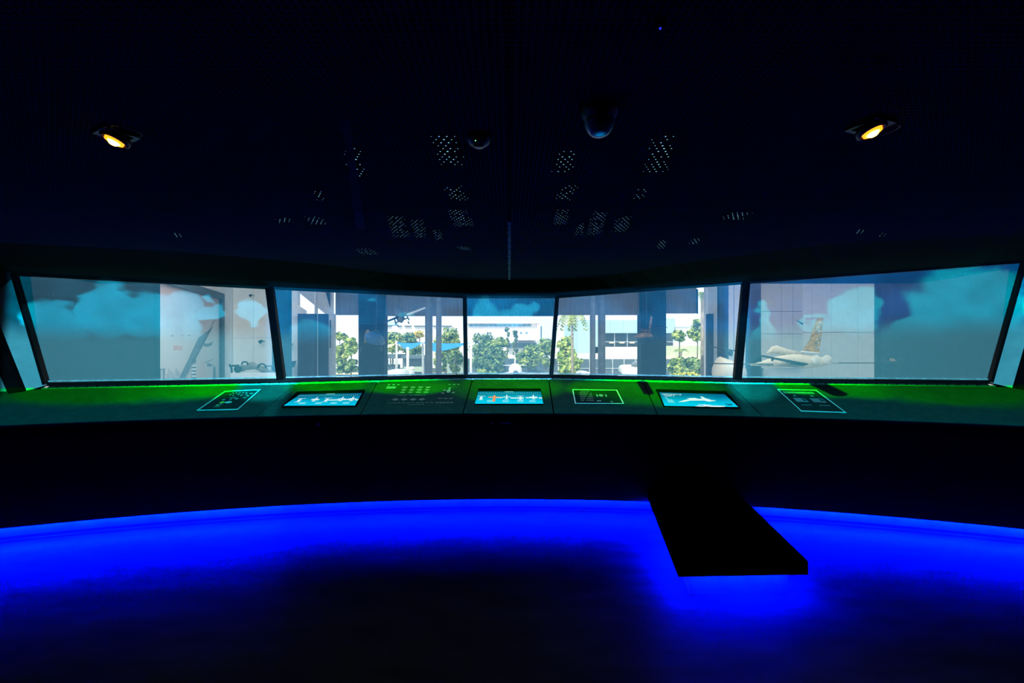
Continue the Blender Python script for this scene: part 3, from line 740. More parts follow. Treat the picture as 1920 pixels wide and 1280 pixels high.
def mflat(name, polys, m, off=.062):
    """print shapes given in photograph pixels, laid on the mural face"""
    b = MB()
    for poly in polys:
        pts = []
        for px, py in poly:
            d = Vector(((px-CX)/F, 1, -(py-CY)/F)); o = Vector((0, 0, H)); pt = mw(0, 0, off)
            tt = (pt-o).dot(nrm)/d.dot(nrm); pts.append(o+d*tt)
        b.plate(pts, nrm*.004)
    o = b.obj(name, m, mu)
    if len(polys) > 1: o['kind'] = 'stuff'
    return o
M_mdk = mat('mural_grey_blue_ink', (.16, .20, .24), .7); M_mmid = mat('mural_soft_ink', (.34, .36, .38), .7); M_mred = mat('mural_pink_ink', (.55, .36, .36), .7)
mflat('print_flag', [[(325,647),(342,648.5),(342,657),(325,656)]], M_mred)
mflat('print_beam', [[(372,633),(400,612),(346,709),(336,709)]], M_mdk)
mflat('print_beam', [[(400,600),(404,600),(350,709),(346,709)]], M_mmid)
mflat('print_figure', [[(359,674),(365,669),(368,676),(367,681),(359,680)], [(360,683),(367,683),(368,713),(358,713)]], M_mdk)
mflat('print_stripe', [rect(359.5, 684+6.5*k, 367.5, 687+6.5*k) for k in range(4)], mat('mural_white_ink', (.75, .75, .75), .7), .07)
mflat('print_helicopter', [[(381,642),(386,644),(393,643),(399,640),(396,648),(388,650),(382,649)]], M_mdk)
mflat('print_helicopter', [[(384,679),(399,673),(399,674),(384,680.5)], [(388,681),(393,680.5),(396,684),(400,683),(400,685),(394,687),(389,687)]], M_mdk)
mflat('print_tower', [[(400,687.5),(404,687),(405,713),(398,713)]], M_mdk)
mflat('print_skyline', [rect(289, 691, 310, 693), rect(291, 693, 295, 712), rect(298, 693, 302, 712), rect(305, 693, 309, 712)], M_mdk)
mflat('print_skyline', [rect(312+3.4*k, 700-3*((k*7) % 4), 314.4+3.4*k, 713) for k in range(11)], M_mmid)
mflat('print_aircraft', [[(319,629),(325,627),(326,629),(322,631)], rect(339, 628, 344, 629.5), [(351,628),(358,627),(357,630),(352,630)]], M_mmid)

hr = group_struct('wall_hall_right', 'right side of the hall with dark partition and white panels', (20, 25, ZG))
face(1652, 2360, 16, ZG, HALL_Z, .3).obj('dark_partition', M_part, hr)
Zr = 31.0
yb = [ZG, zpix(680.4, Zr), zpix(625.4, Zr), zpix(583, Zr), HALL_Z]
for x0, x1, mm in ((1427, 1464.7, M_hwhite), (1465.3, 1486.2, M_hwhite), (1486.8, 1506, M_hwhite)):
    for k in range(4): face(x0, x1, Zr, yb[k], yb[k+1]-.03, .1).obj('panel', mm, hr)
face(1405, 1520, Zr+.1, ZG, HALL_Z, .1).obj('backing', M_joint, hr)
Z2 = 27.0; yb = [ZG, zpix(680.4, Z2), zpix(622.4, Z2), HALL_Z]
M_hg2 = mat('grey_wall_panel', (.56, .57, .56), .7, .04, 3, spec=.1)
for x0, x1 in ((1506, 1521.7), (1522.2, 1558.6), (1559.1, 1607.8), (1608.3, 1690)):
    for k in range(3): face(x0, x1, Z2, yb[k], yb[k+1]-.03, .1).obj('panel', M_hg2, hr)
face(1506.5, 1690, Z2+.1, ZG, HALL_Z, .1).obj('backing', M_joint, hr)

# front of the hall: lintel, piers, columns and the broken-up side piers
hf = group_struct('wall_hall_front', 'open front of the hall with dark lintel, piers and columns', (0, FZ, ZG))
for x0, x1, y in ((629, 672, 590), (720, 868, 592), (868, 1047, 592), (1047, 1202, 590), (1249, 1306, 587)):
    face(x0, x1, FZ, zpix(y, FZ), HALL_Z, .3).obj('lintel', M_hblack if x0 == 868 else mat('grey_lintel_cladding', (.15, .13, .11), .7, .25, 1.5, spec=.05, stretch=(6, 1, .4)), hf)
for x0, x1 in ((672, 720), (1202, 1249)):
    face(x0, x1, FZ-.4, ZG, HALL_Z, .9).obj('pier', mat('dark_pier_cladding', (.013, .014, .017), .7, .15, 2, spec=.05), hf)
for x0, x1, d in ((797, 811, 2.0), (817.5, 828, 4), (1106, 1116.5, 4), (1121, 1135, 2.0)):
    Z = FZ-d; cx, r = ((x0+x1)/2-CX)*Z/F, (x1-x0)/2*Z/F
    MB().tube([(cx, Z, ZG), (cx, Z, HALL_Z)], r, 14).obj('column', M_col, hf, True)
for x0, x1, Z, mm in ((510, 541, 24, M_hblack), (558, 590, 26.5, M_hdark), (591.5, 612, 27.5, M_hdark), (589.5, 591.5, 26.9, M_hgrey), (541, 558, 28.5, M_hwhite),
                      (612, 626, 29, M_hgrey), (1324, 1328, 29.5, M_hwhite), (1328, 1338, 28, M_hdark), (1338, 1350, 28.6, M_hgrey), (1350, 1366, 26, M_hdark),
                      (1366, 1408, 28.5, M_hwhite), (1404, 1427, 24, M_hdark)):
    zt = HALL_Z
    if (x0, x1) in ((558, 590), (591.5, 612), (612, 626), (1328, 1338), (1338, 1350)): zt = zpix(588, Z)
    face(x0, x1, Z, ZG, zt, .35).obj('side_pier', mm, hf)
# soffits over the side bays, and a painted sun patch
def soffit(pxs, Zs, ys, m):
    MB().plate([P(x, y, Z) for x, y, Z in zip(pxs, ys, Zs)], (0, .02, .12)).obj('soffit', m, hf)
soffit((541, 575, 575, 541), (27.6, 27.9, 27.9, 27.6), (564, 586, 592, 592), M_hwhite)  # white triangle shaped as a patch of sunlight
soffit((560, 598, 626, 626, 612), (28.9, 28.9, 28.95, 28.95, 28.9), (548, 545, 545, 590, 590), M_hgrey)
soffit((610, 619, 619), (28.7, 28.7, 28.7), (545, 545, 578), M_hdark)
soffit((1328, 1395, 1395, 1366, 1350, 1328), (28.9, 28.9, 28.9, 28.9, 28.9, 28.9), (538, 525, 562, 580, 588, 588), M_hgrey)
soffit((1306, 1309, 1309, 1306), (29.9, 29.9, 29.9, 29.9), (545, 545, 588, 588), M_hdark)
MB().box(P(620, 600, 29.1).x, P(621.5, 600, 29.1).x, 28.95, 29.0, zpix(652, 29), zpix(600, 29)).obj('slot', M_hdark, hf)

# ------------------------------------------------------------------ exhibits in the hall
M_olive = mat('dull_olive_paint', (.16, .18, .14), .6); M_gun = mat('dark_gunmetal', (.004, .0045, .005), .6)
M_tan = mat('cream_aircraft_paint', (.72, .62, .46), .5, .06, 3); M_jet = mat('white_aircraft_paint', (.78, .77, .73), .45, .06, 3)
M_gold = mat('gold_tail_paint', (.36, .20, .035), .5, .5, 6); M_wire = mat('dark_cable', (.03, .03, .035), .6)
def cable(t, p, r=.012): MB().tube([p, (p[0], p[1], HALL_Z)], r, 6).obj('suspension_cable', M_wire, t)
def ctr(pts): return sum((Vector(p) for p in pts), Vector())/len(pts)
def hull(mb, stations, n=12):
    """lofted body: [(centre, half width vector, half height vector)]"""
    vs = []; fs = []
    for c, a, b in stations: vs += [Vector(c)+Vector(a)*math.cos(2*math.pi*k/n)+Vector(b)*math.sin(2*math.pi*k/n) for k in range(n)]
    for i in range(len(stations)-1): fs += [(i*n+k, i*n+(k+1) % n, (i+1)*n+(k+1) % n, (i+1)*n+k) for k in range(n)]
    fs += [tuple(range(n)), tuple(range((len(stations)-1)*n, len(stations)*n))]
    return mb.add(vs, fs)
def hullpx(mb, st, Z, depth=.6, n=12):
    """body seen from the side: stations (px, py centre, half height px) at depth Z"""
    k = Z/F
    return hull(mb, [(P(x, y, Z), (0, max(h*k*depth, .01), 0), (0, 0, max(h*k, .01))) for x, y, h in st], n)
# gun carriage on a grey plinth in front of the white panels
Zg = 24
gc = thing('propeller_exhibit', 'old gun-like exhibit with hoops and a propeller hub on a grey plinth', 'exhibit', (P(470, 700, Zg).x, Zg, ZG))
face(432, 516, Zg-.6, ZG, zpix(698, Zg), 1.6).obj('plinth', M_hgrey, gc)
hullpx(MB(), [(450,691,5),(456,690,6),(462,689,4.5),(468,686,7),(476,685,6.5),(482,688,5),(490,692,6),(497,693,5),(505,695,3),(513,697,1.5)], Zg).obj('body', mat('grey_brown_metal', (.15, .15, .14), .6), gc, True)
MB().lathe([(.02, -.1), (.17, -.08), (.19, 0), (.17, .08), (.02, .1)], P(446, 692, Zg-.3), 18, Matrix.Rotation(math.pi/2, 4, 'X')).obj('wheel', M_gun, gc, True)
MB().tube([P(431, 686, Zg-.2), P(448, 685, Zg-.2)], .05, 8).obj('axle', M_gun, gc)
MB().tube([P(430, 683, Zg-.2), P(434, 690, Zg-.2), P(434.5, 697, Zg-.2), P(433, 706, Zg-.2)], .045, 8).obj('propeller_blade', M_gun, gc)
for cx, cy, r in ((459, 684, 6), (491, 690, 8)):
    MB().tube([P(cx+r*math.cos(a), cy-r*math.sin(a), Zg-.1) for a in [math.pi*k/12 for k in range(13)]], .045, 6).obj('hoop', M_gun, gc)
MB().tube([P(500, 686, Zg), P(515, 686, Zg)], .03, 6).obj('rail', M_gun, gc); MB().tube([P(510, 686, Zg), P(510, 698, Zg)], .03, 6).obj('rail_post', M_gun, gc)
# wall spotlights and dark speaker
def wallspot(px, py, Z, label, name='spotlight', s=1):
    p = P(px, py, Z); t = thing(name, label, 'lamp' if name == 'spotlight' else 'speaker', p)
    MB().lathe([(.07*s, .1*s), (.10*s, 0), (.11*s, -.1*s), (.09*s, -.11*s)], p, 12, Matrix.Rotation(math.radians(60), 4, 'Y')).obj('head', M_gun, t, True)
    MB().tube([p, p+Vector((0, .42, .04))], .03*s, 6).obj('bracket', M_gun, t)
wallspot(489, 640, 28.1, 'small dark spotlight on the white hall panels above the plinth exhibit')
wallspot(543.5, 646, 28.1, 'small dark spotlight on the narrow white strip beside the dark pier')
wallspot(470, 553.5, 28.15, 'thin dark lamp high on the white hall panels', s=.7)
p = P(547, 684, 27.5); t = thing('hanging_bin', 'dark tilted bucket-shaped exhibit before the narrow white strip', 'exhibit', (p.x, p.y, ZG))
MB().hexa([P(541,690,27.4), P(552,688,27.4), P(552,688,27.9), P(541,690,27.9)], [P(541,678,27.2), P(556,676,27.2), P(556,676,28.1), P(541,678,28.1)]).obj('bucket', M_gun, t)
MB().tube([P(546, 689, 27.65), (P(546, 689, 27.65).x, 27.65, ZG)], .06, 8).obj('post', M_gun, t)
# propeller helicopter model hanging before the first dark pier
Zh = 24
M_hb = mat('helicopter_blue_paint', (.02, .07, .19), .6); M_hbrown = mat('helicopter_camouflage', (.17, .12, .03), .6, .6, 12)
c = P(700, 632, Zh); t = thing('hanging_helicopter', 'hanging camouflaged helicopter with rotor before the dark pier', 'helicopter', c)
hull(MB(), [(P(688,632,Zh-.5), (.02,0,0), (0,0,.02)), (P(691,632,Zh-.4), (.20,0,0), (0,0,.28)), (P(699,633,Zh+.1), (.35,0,0), (0,0,.36)), (P(710,637,Zh+.8), (.30,0,0), (0,0,.30)), (P(719,642,Zh+1.8), (.10,0,0), (0,0,.12))]).obj('fuselage', M_hb, t, True)
hullpx(MB(), [(683,640,1),(685,634,9),(688,630,12),(692,628,10),(696,626,3)], Zh-.2).obj('nose_canopy', M_hbrown, t, True)
MB().tube([P(706, 607, Zh), P(706, 625, Zh)], .07, 8).obj('rotor_mast', M_gun, t)
MB().lathe([(.04, -.03), (.22, -.02), (.22, .02), (.04, .03)], P(706, 613, Zh), 14).obj('swashplate', M_gun, t)
hullpx(MB(), [(700,622,1),(704,620,4),(709,621,5),(713,623,1)], Zh).obj('engine_housing', M_gun, t, True)
for a, b in (((706,606),(673,606.5)), ((706,606),(724,606))):
    hb_ = MB(); hull(hb_, [(P(*a, Zh), (0,.12,0), (0,0,.03)), (P((a[0]+b[0])/2, 606, Zh), (0,.12,0), (0,0,.025)), (P(*b, Zh), (0,.06,0), (0,0,.015))], 8); hb_.obj('rotor_blade', M_gun, t)
for px, py in ((675.5, 655), (714, 654)):
    MB().lathe([(.02, -.06), (.13, -.05), (.13, .05), (.02, .06)], P(px, py, Zh), 12, Matrix.Rotation(math.pi/2, 4, 'Y')).obj('wheel', M_gun, t)
MB().tube([P(675.5, 655, Zh), P(686, 640, Zh)], .03, 6).obj('undercarriage_strut', M_gun, t); MB().tube([P(714, 654, Zh), P(708, 640, Zh)], .03, 6).obj('undercarriage_strut', M_gun, t)
cable(t, P(706, 607, Zh))
# hanging unmanned aircraft with long boom and skid legs
Zu = 22
c = P(752, 598, Zu); t = thing('hanging_drone', 'grey hanging unmanned aircraft with long wing against the lintel', 'aircraft', c)
M_dr = mat('grey_drone_paint', (.06, .07, .075), .5)
m = MB(); hull(m, [(P(745,578,Zu+.8), (.12,0,0), (0,0,.12)), (P(748,588,Zu+.4), (.22,0,0), (0,0,.2)), (P(751,596,Zu), (.20,0,0), (0,0,.22)), (P(753,603,Zu-.5), (.05,0,0), (0,0,.06))]); m.obj('fuselage', M_dr, t, True)
for a, b in (((747,594),(720,604.5)), ((764,590),(797,577))):
    m = MB(); hull(m, [(P(*a, Zu), (0,.22,0), (0,0,.05)), (P(*b, Zu), (0,.15,0), (0,0,.03))], 8); m.obj('wing', M_gun if a[0] < 750 else M_jet, t)
m = MB(); hull(m, [(P(750,592,Zu), (0,.22,0), (0,0,.06)), (P(766,589.5,Zu), (0,.2,0), (0,0,.05))], 8); m.obj('wing_root', M_dr, t)
for pts in (((739.5,598),(743,609)), ((763,592),(767,600)), ((742,604.5),(749,602)), ((758,598.5),(764,596)), ((745.5,610),(747,612)), ((765,603),(767,606))):
    MB().tube([P(*pts[0], Zu-.1), P(*pts[1], Zu-.2)], .03, 6).obj('skid_leg', M_gun, t)
cable(t, P(747, 580, Zu+.5))
# aircraft model put in for a mirror image in the glass
Zp = 24
c = P(1205, 628, Zp); t = thing('hanging_transport', 'brown hanging aircraft with tall tail fin imitating a reflection in the glass', 'aircraft', c)
M_br = mat('brown_green_camouflage', (.15, .08, .03), .6, .6, 5)
hullpx(MB(), [(1188,631,1),(1196,630,4),(1204,628,5.5),(1214,627,5),(1222,629,3),(1225,631,1)], Zp).obj('fuselage', M_br, t, True)
MB().plate([P(1216,624,Zp-.05), P(1220,594,Zp-.05), P(1222.5,592,Zp-.05), P(1223.5,594,Zp-.05), P(1219.5,624,Zp-.05)], (0, .1, 0)).obj('tail_fin', M_br, t)
hullpx(MB(), [(1201,619,1),(1208,619,2.5),(1216,618,3),(1219,618,1)], Zp).obj('spine', M_br, t, True)
m = MB(); hull(m, [(P(1201,616.3,Zp), (0,.3,0), (0,0,.02)), (P(1222,616,Zp), (0,.4,0), (0,0,.03)), (P(1249,614,Zp), (0,.25,0), (0,0,.02))], 8); m.obj('wing', M_gun, t)
hullpx(MB(), [(1203,643.5,1),(1206,643.5,2.2),(1210,644,1)], Zp).obj('drop_tank', M_gun, t, True); hullpx(MB(), [(1244,641,.6),(1247,640.5,1.8),(1250,641,1)], Zp).obj('drop_tank', M_gun, t, True)
MB().tube([P(1206, 642, Zp), P(1206, 632, Zp)], .02, 6).obj('tank_strut', M_gun, t); MB().tube([P(1247, 640, Zp), P(1224, 630, Zp)], .02, 6).obj('tank_strut', M_gun, t)
cable(t, P(1212, 624, Zp))
# gold-tailed fighter
Zf = 24
c = P(1500, 676, Zf); t = thing('gold_tail_fighter', 'cream fighter aircraft with patterned gold tail fin on a grey stand', 'aircraft', (c.x, c.y, ZG))
hullpx(MB(), [(1407,684,1),(1425,682,4),(1450,678,9),(1480,675,12),(1510,677,13.5),(1540,678,9),(1556,677,6),(1560,677,4)], Zf, .55, 16).obj('fuselage', M_tan, t, True)
hullpx(MB(), [(1436,663,1),(1446,656,6),(1456,655,8),(1475,661,7),(1505,664,4)], Zf, .5).obj('canopy', mat('pale_canopy', (.62, .52, .38), .4), t, True)
MB().plate([P(1508,657,Zf-.08), P(1520,640,Zf-.08), P(1535,596,Zf-.08), P(1544,594.5,Zf-.08), P(1539,640,Zf-.08), P(1536,661,Zf-.08)], (0, .16, 0)).obj('tail_fin', M_gold, t)
rn = random.Random(5); pt = MB()
for k in range(26):
    y = 602+rn.random()*50; x = 1541-(y-600)*.09-rn.random()*8; s = 1+rn.random()*1.6
    pt.plate([P(x, y, Zf-.09), P(x+s, y+s*.6, Zf-.09), P(x+s*.5, y+s*2, Zf-.09), P(x-s*.4, y+s, Zf-.09)], (0, .01, 0))
pt.obj('tail_marking', mat('pale_tail_marking', (.55, .52, .48), .6), t)
MB().plate([P(1508,657.5,Zf-.2), P(1537,661,Zf-.2), P(1536,662.5,Zf-.2), P(1507,660,Zf-.2)], (0, .3, 0)).obj('fin_root', M_jet, t)
for cx in (1530, 1551):
    MB().lathe([(.05, -.04), (.24, -.03), (.25, 0), (.22, .03), (.05, .04)], P(cx, 674.5, Zf-.42), 18, Matrix.Rotation(math.pi/2, 4, 'X')).obj('exhaust_cover', mat('pale_cream_cover', (.66, .62, .52), .6), t, True)
m = MB(); hull(m, [(P(1426,666.5,Zf-1.2), (0,.25,0), (0,0,.045)), (P(1505,682,Zf-.4), (0,.5,0), (0,0,.07))], 8); m.obj('wing', mat('dark_wing_grey', (.02, .02, .018), .5), t)
m = MB(); hull(m, [(P(1483,682,Zf-.6), (0,.15,0), (0,0,.02)), (P(1505,685,Zf-.5), (0,.2,0), (0,0,.03))], 8); m.obj('flap', M_gun, t)
MB().tube([P(1451, 671, Zf-1), P(1447, 676, Zf-1)], .05, 6).obj('pylon', M_gun, t)
hullpx(MB(), [(1400,682,.6),(1424,682.5,2),(1444,683.5,2.5),(1450,683,1.5)], Zf-1.1).obj('missile', M_olive, t, True)
MB().plate([P(1414,679,Zf-.5), P(1423,670,Zf-.5), P(1428,669,Zf-.5), P(1428,678,Zf-.5)], (0, .06, 0)).obj('missile_fin', M_gun, t)
MB().plate([P(1494.5,600,Zf+.6), P(1506,606,Zf+.6), P(1506,608.5,Zf+.6)], (0, .08, 0)).obj('tailplane_tip', M_gun, t)
face(1440, 1508, Zf-.4, ZG, zpix(690, Zf), 1.4).obj('stand', M_hgrey, t)
# small jet model hanging in front of the dark partition
Zm = 14
c = P(1672, 677, Zm); t = thing('hanging_jet_model', 'small dark delta-wing jet model on a rod before the black partition', 'aircraft', c)
hullpx(MB(), [(1640,677,.6),(1655,678,1.2),(1668,678,1.8),(1680,679,1.6),(1688,684,.5)], Zm).obj('fuselage', M_gun, t, True)
MB().plate([P(1669,674,Zm), P(1670,671.5,Zm), P(1677,672,Zm), P(1679,677,Zm), P(1670,677,Zm)], (0, .03, 0)).obj('cockpit', M_br, t)
for pts in (((1676,677),(1692,671.5),(1690,673)), ((1674,680),(1689,686),(1684,686)), ((1653,677),(1658,671),(1660,671)), ((1653,679),(1657,683),(1655,683)), ((1641,676),(1644,671),(1646,674)), ((1641,678),(1640,682),(1645,681))):
    MB().plate([P(*q, Zm) for q in pts], (0, .03, 0)).obj('wing', M_gun, t)
MB().tube([P(1572, 680, Zm), P(1656, 679.5, Zm)], .008, 6).obj('mounting_rod', M_gun, t)
cable(t, P(1670, 677, Zm+.02), .004)
# lighting rail with two spotlights beyond the fourth window
Zl = 23
p = P(1350, 655, Zl); t = thing('lighting_rail', 'thin dark rail slung across the side piers with two spotlights', 'lamp', p)
MB().tube([P(1327, 648.5, Zl), P(1384, 658.5, Zl)], .035, 6).obj('rail', M_gun, t)
for px, py in ((1349, 661), (1369.5, 662)):
    MB().lathe([(.04, .16), (.10, .10), (.14, -.10), (.11, -.12)], P(px, py, Zl), 12, Matrix.Rotation(math.radians(25 if px > 1360 else -25), 4, 'Y')).obj('spotlight_head', M_gun, t, True)
    MB().tube([P(px, py-3, Zl), P(px, 652+(px-1349)*.18, Zl)], .03, 6).obj('bracket', M_gun, t)
MB().tube([P(1329, 681, Zl), P(1400, 682.5, Zl)], .03, 6).obj('lower_rail', M_gun, t)
for px in (1330, 1383): MB().tube([P(px, 648 if px < 1340 else 658, Zl), P(px, 682, Zl)], .012, 6).obj('drop_rod', M_wire, t)
cable(t, P(1350, 652.5, Zl)); cable(t, P(1376, 657, Zl))
# white round fuselage nose
p = P(1360, 700, 24.5); t = thing('white_fuselage', 'rounded white aircraft nose low behind the side pier', 'aircraft', (p.x, p.y, ZG))
hull(MB(), [(P(1338,702,24.4), (0,.1,0), (0,0,.15)), (P(1342,698,24.4), (0,.5,0), (0,0,.5)), (P(1350,694,24.5), (0,.8,0), (0,0,.75)), (P(1370,697,24.6), (0,.8,0), (0,0,.65)), (P(1390,700,24.6), (0,.6,0), (0,0,.5))]).obj('fuselage', M_tan, t, True)
MB().box(P(1355,700,24.5).x, P(1372,700,24.5).x, 24.3, 24.8, ZG, P(1360,706,24.5).z).obj('stand', M_hgrey, t)

# ------------------------------------------------------------------ outdoors
struct(MB().box(-220, 220, 31.5, 420, ZG-.2, ZG).obj('ground', mat('sunlit_concrete', (.50, .48, .42), .8, .15, .3)), 'sunlit concrete apron outside the hall')
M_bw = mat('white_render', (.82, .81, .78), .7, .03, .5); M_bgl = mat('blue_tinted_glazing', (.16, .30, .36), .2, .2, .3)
M_cy = mat('pale_cyan_cladding', (.42, .62, .66), .5, .04, .3); M_dkb = mat('dark_gallery_grey', (.10, .14, .16), .7, .1, .5); M_pink = mat('pink_white_render', (.80, .70, .66), .7, .03, .5)  # one dark grey for gallery, fence panels and huts
def bpart(t, name, px0, px1, py0, py1, Z, d, m): return MB().box((px0-CX)*Z/F, (px1-CX)*Z/F, Z, Z+d, zpix(py1, Z), zpix(py0, Z)).obj(name, m, t)
def down(px0, px1, py, Z, d): return MB().box((px0-CX)*Z/F, (px1-CX)*Z/F, Z, Z+d, ZG, zpix(py, Z))
ZB_ = 170
t = thing('white_office_building', 'long white flat-roofed building with a window band behind the garden', 'building', (P(945,640,ZB_).x, ZB_, ZG))
down(876, 1008, 603, ZB_, 25).obj('wall', M_bw, t)
bpart(t, 'roof_slab', 874, 1012, 602.5, 606, ZB_-1.5, 28, M_bw)
for k in range(13): bpart(t, 'window', 880+9*k, 887.6+9*k, 607.5, 611.5, ZB_-.3, .5, M_bgl)
for x in (975, 985.5): bpart(t, 'window', x, x+3.6, 622, 625.5, ZB_-.3, .5, M_bgl)
bpart(t, 'end_wall', 1008, 1013.5, 607, 640, ZB_-4, 20, M_bw); bpart(t, 'end_glazing', 1013.5, 1016, 611, 640, ZB_-3, 20, M_bgl)
bpart(t, 'rooftop_unit', 976, 992, 600.5, 602.5, ZB_+3, 6, M_hgrey)
bpart(t, 'ground_floor_canopy', 964, 1006, 636, 637.5, ZB_-8, 8, M_pink); bpart(t, 'ground_floor_band', 950, 1006, 643, 652, ZB_-2, 2, M_dkb)
t = thing('far_white_block', 'far white low block with long dark roof line left of the columns', 'building', (P(780,640,200).x, 200, ZG))
down(640, 872, 612, 200, 20).obj('wall', M_bw, t)
for x0, x1 in ((721, 733), (745, 752), (758, 770), (776, 797), (811, 818), (828, 846)): bpart(t, 'roof_vent', x0, x1, 610.2, 612, 199, 3, M_dkb)
bpart(t, 'blue_roof', 721, 739, 603, 609, 205, 8, M_cy)
ZR = 120
t = thing('glazed_hangar', 'large pale cyan clad hangar with a dark open gallery beyond the lawn', 'building', (P(1170,640,ZR).x, ZR, ZG))
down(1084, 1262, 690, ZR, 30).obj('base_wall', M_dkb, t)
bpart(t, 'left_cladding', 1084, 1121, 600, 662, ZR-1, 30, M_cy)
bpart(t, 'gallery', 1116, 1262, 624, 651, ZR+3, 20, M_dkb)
n_ = 0
for x0 in range(1121, 1262, 24): bpart(t, 'roof_cladding', x0, x0+23.7, 600, 624, ZR, 28, M_cy)
bpart(t, 'gallery_floor', 1116, 1262, 650, 673, ZR-1, 8, M_pink)
for k in range(6): bpart(t, 'gallery_post', 1128+24*k, 1129+24*k, 624, 651, ZR+1, .5, M_hgrey)
bpart(t, 'gallery_rail', 1116, 1262, 640, 641, ZR, .3, M_hgrey)
for k in range(4): bpart(t, 'parked_item', 1143+19*k, 1152+19*k, 640.5, 643.5, ZR+1.5, 2, M_tan)
t = thing('white_terrace_house', 'white building with grey parapet behind the slender tree', 'building', (P(1290,640,130).x, 130, ZG))
down(1249, 1330, 640, 130, 12).obj('wall', M_bw, t); bpart(t, 'blue_tower', 1249, 1266, 597, 642, 132, 8, M_cy); bpart(t, 'parapet', 1266, 1300, 611, 614, 129, 4, M_hgrey)
t = thing('lawn_bank', 'pale lawn bank with tan kerb behind the dark shrubs', 'lawn', (P(1290,660,97).x, 97, ZG))
down(1249, 1330, 648, 97, 12).obj('lawn', mat('pale_lawn', (.50, .56, .36), .9, .15, .5), t); bpart(t, 'kerb', 1249, 1326, 668, 673, 95, 2, M_tan)
# fence in front of the hangar
Zq = 75
t = thing('panel_fence', 'dark mesh fence with pale posts in front of the hangar', 'fence', (P(1160,690,Zq).x, Zq, ZG))
for k in range(9): bpart(t, 'mesh_panel', 1084+21.6*k, 1104.6+21.6*k, 673, 720, Zq, .1, M_dkb)
for k in range(10):
    x = (1083.8+21.6*k-CX)*Zq/F; MB().tube([(x, Zq-.1, ZG), (x, Zq-.1, zpix(669, Zq))], .06, 8).obj('post', M_hgrey, t)
bpart(t, 'rail', 1084, 1277, 690, 691, Zq-.15, .1, M_hgrey)
t = thing('low_wall', 'dark green garden wall with a pale coping behind the sails', 'wall', (P(800,690,80).x, 80, ZG))
down(620, 872, 690, 80, .5).obj('wall', mat('mossy_wall', (.13, .17, .12), .9, .3, .5), t); bpart(t, 'coping', 620, 872, 698.5, 702, 79, .8, M_tan)
t = thing('low_wall', 'dark garden wall below the white office building', 'wall', (P(955,690,88).x, 88, ZG))
down(872, 1046, 672, 88, .5).obj('wall', mat('dark_garden_wall', (.10, .14, .16), .9, .3, .5), t); bpart(t, 'coping', 872, 1046, 699, 703, 79, .8, M_bw)  # wall in a plain dark blue-grey

def tree(px, py_top, py_bot, wpx, Z, label, lm, dense=700, trunk=True, name='broadleaf_tree', group=None, cat='tree', leaf=.5):
    k = Z/F; cx = (px-CX)*k; zt, zb = zpix(py_top, Z), zpix(py_bot, Z); rx = wpx*k/2; rz = (zt-zb)/2; zc = (zt+zb)/2
    t = thing(name, label, cat, (cx, Z, ZG), group)
    rr = random.Random(int(px*31+py_top)); m = MB()
    clumps = []
    dense = int(dense*2.2)
    for _ in range(max(16, int(dense/60))):
        a = rr.random()*2*math.pi; h = rr.uniform(-.85, .85); q = math.sqrt(max(0, 1-h*h))*rr.uniform(.3, .8)
        clumps.append(Vector((cx+rx*q*math.cos(a), Z+rx*.8*q*math.sin(a), zc+rz*h*.85)))
    for i in range(dense):
        c = clumps[i % len(clumps)]; s = min(rx, rz)*.38
        d = Vector((rr.gauss(0, 1), rr.gauss(0, 1), rr.gauss(0, 1))).normalized()*s*rr.uniform(.5, 1.05); p = c+d
        nn = (d.normalized()+Vector((rr.uniform(-.6,.6), rr.uniform(-.6,.6), rr.uniform(-.2,.8)))).normalized()
        a = nn.cross(Vector((0, 0, 1))); a = a.normalized() if a.length > .01 else Vector((1, 0, 0)); b = nn.cross(a); l = leaf*rr.uniform(.6, 1.2)
        m.quad(p-a*l*.5, p+b*l*.45, p+a*l*.5, p-b*l*.45)
    o = m.obj('foliage', lm, t); o['kind'] = 'stuff'
    if trunk:
        tb = mat('tree_bark', (.16, .13, .09), .9, .3, 3)
        tk = MB().tube([(cx, Z, ZG), (cx+.1, Z, zb), (cx, Z, zc)], [max(.14, rx*.06), max(.1, rx*.05), .06], 8).obj('trunk', tb, t)
        for c in clumps[:5]: MB().tube([(cx, Z, zb), tuple(c)], [.08, .03], 6).obj('branch', tb, tk)
    return t
L1 = leafmat('mid_green_leaves', (.08, .16, .03), (.50, .58, .14)); L2 = leafmat('bright_green_leaves', (.12, .24, .03), (.60, .68, .18)); L3 = leafmat('deep_green_leaves', (.05, .12, .05), (.30, .40, .12))
L4 = leafmat('yellow_flower_leaves', (.45, .40, .05), (.85, .62, .05)); L5 = leafmat('yellow_hedge_leaves', (.45, .48, .06), (.85, .80, .15), 3)
tree(640, 616, 690, 32, 84, 'loose green tree beside the pale hall reveal', L1, 700)
tree(658, 632, 668, 30, 75, 'small spreading tree before the grey roof by the dark pier', L2, 500)
tree(650, 671, 700, 50, 70, 'dark leafy bank of shrubs under the small spreading tree', L3, 600, False, 'shrub', None, 'shrub')
tree(735, 620, 662, 40, 95, 'rounded green tree behind the first sail post', L1, 800)
tree(768, 622, 664, 42, 100, 'wide green tree behind the peak of the blue sail', L3, 800)
tree(786, 620, 634, 22, 92, 'golden flowering treetop beside the thick column', L4, 300)
tree(845, 612, 668, 44, 90, 'tall mixed green tree behind the long blue sail', L1, 900)
tree(818, 610, 700, 14, 85, 'narrow tree seen between the two grey columns', L2, 400)
tree(855, 655, 700, 30, 65, 'small leafy tree over the dark hut by the mullion', L3, 450)
tree(905, 618, 705, 56, 85, 'large spreading tree at the left of the white building', L3, 1500)
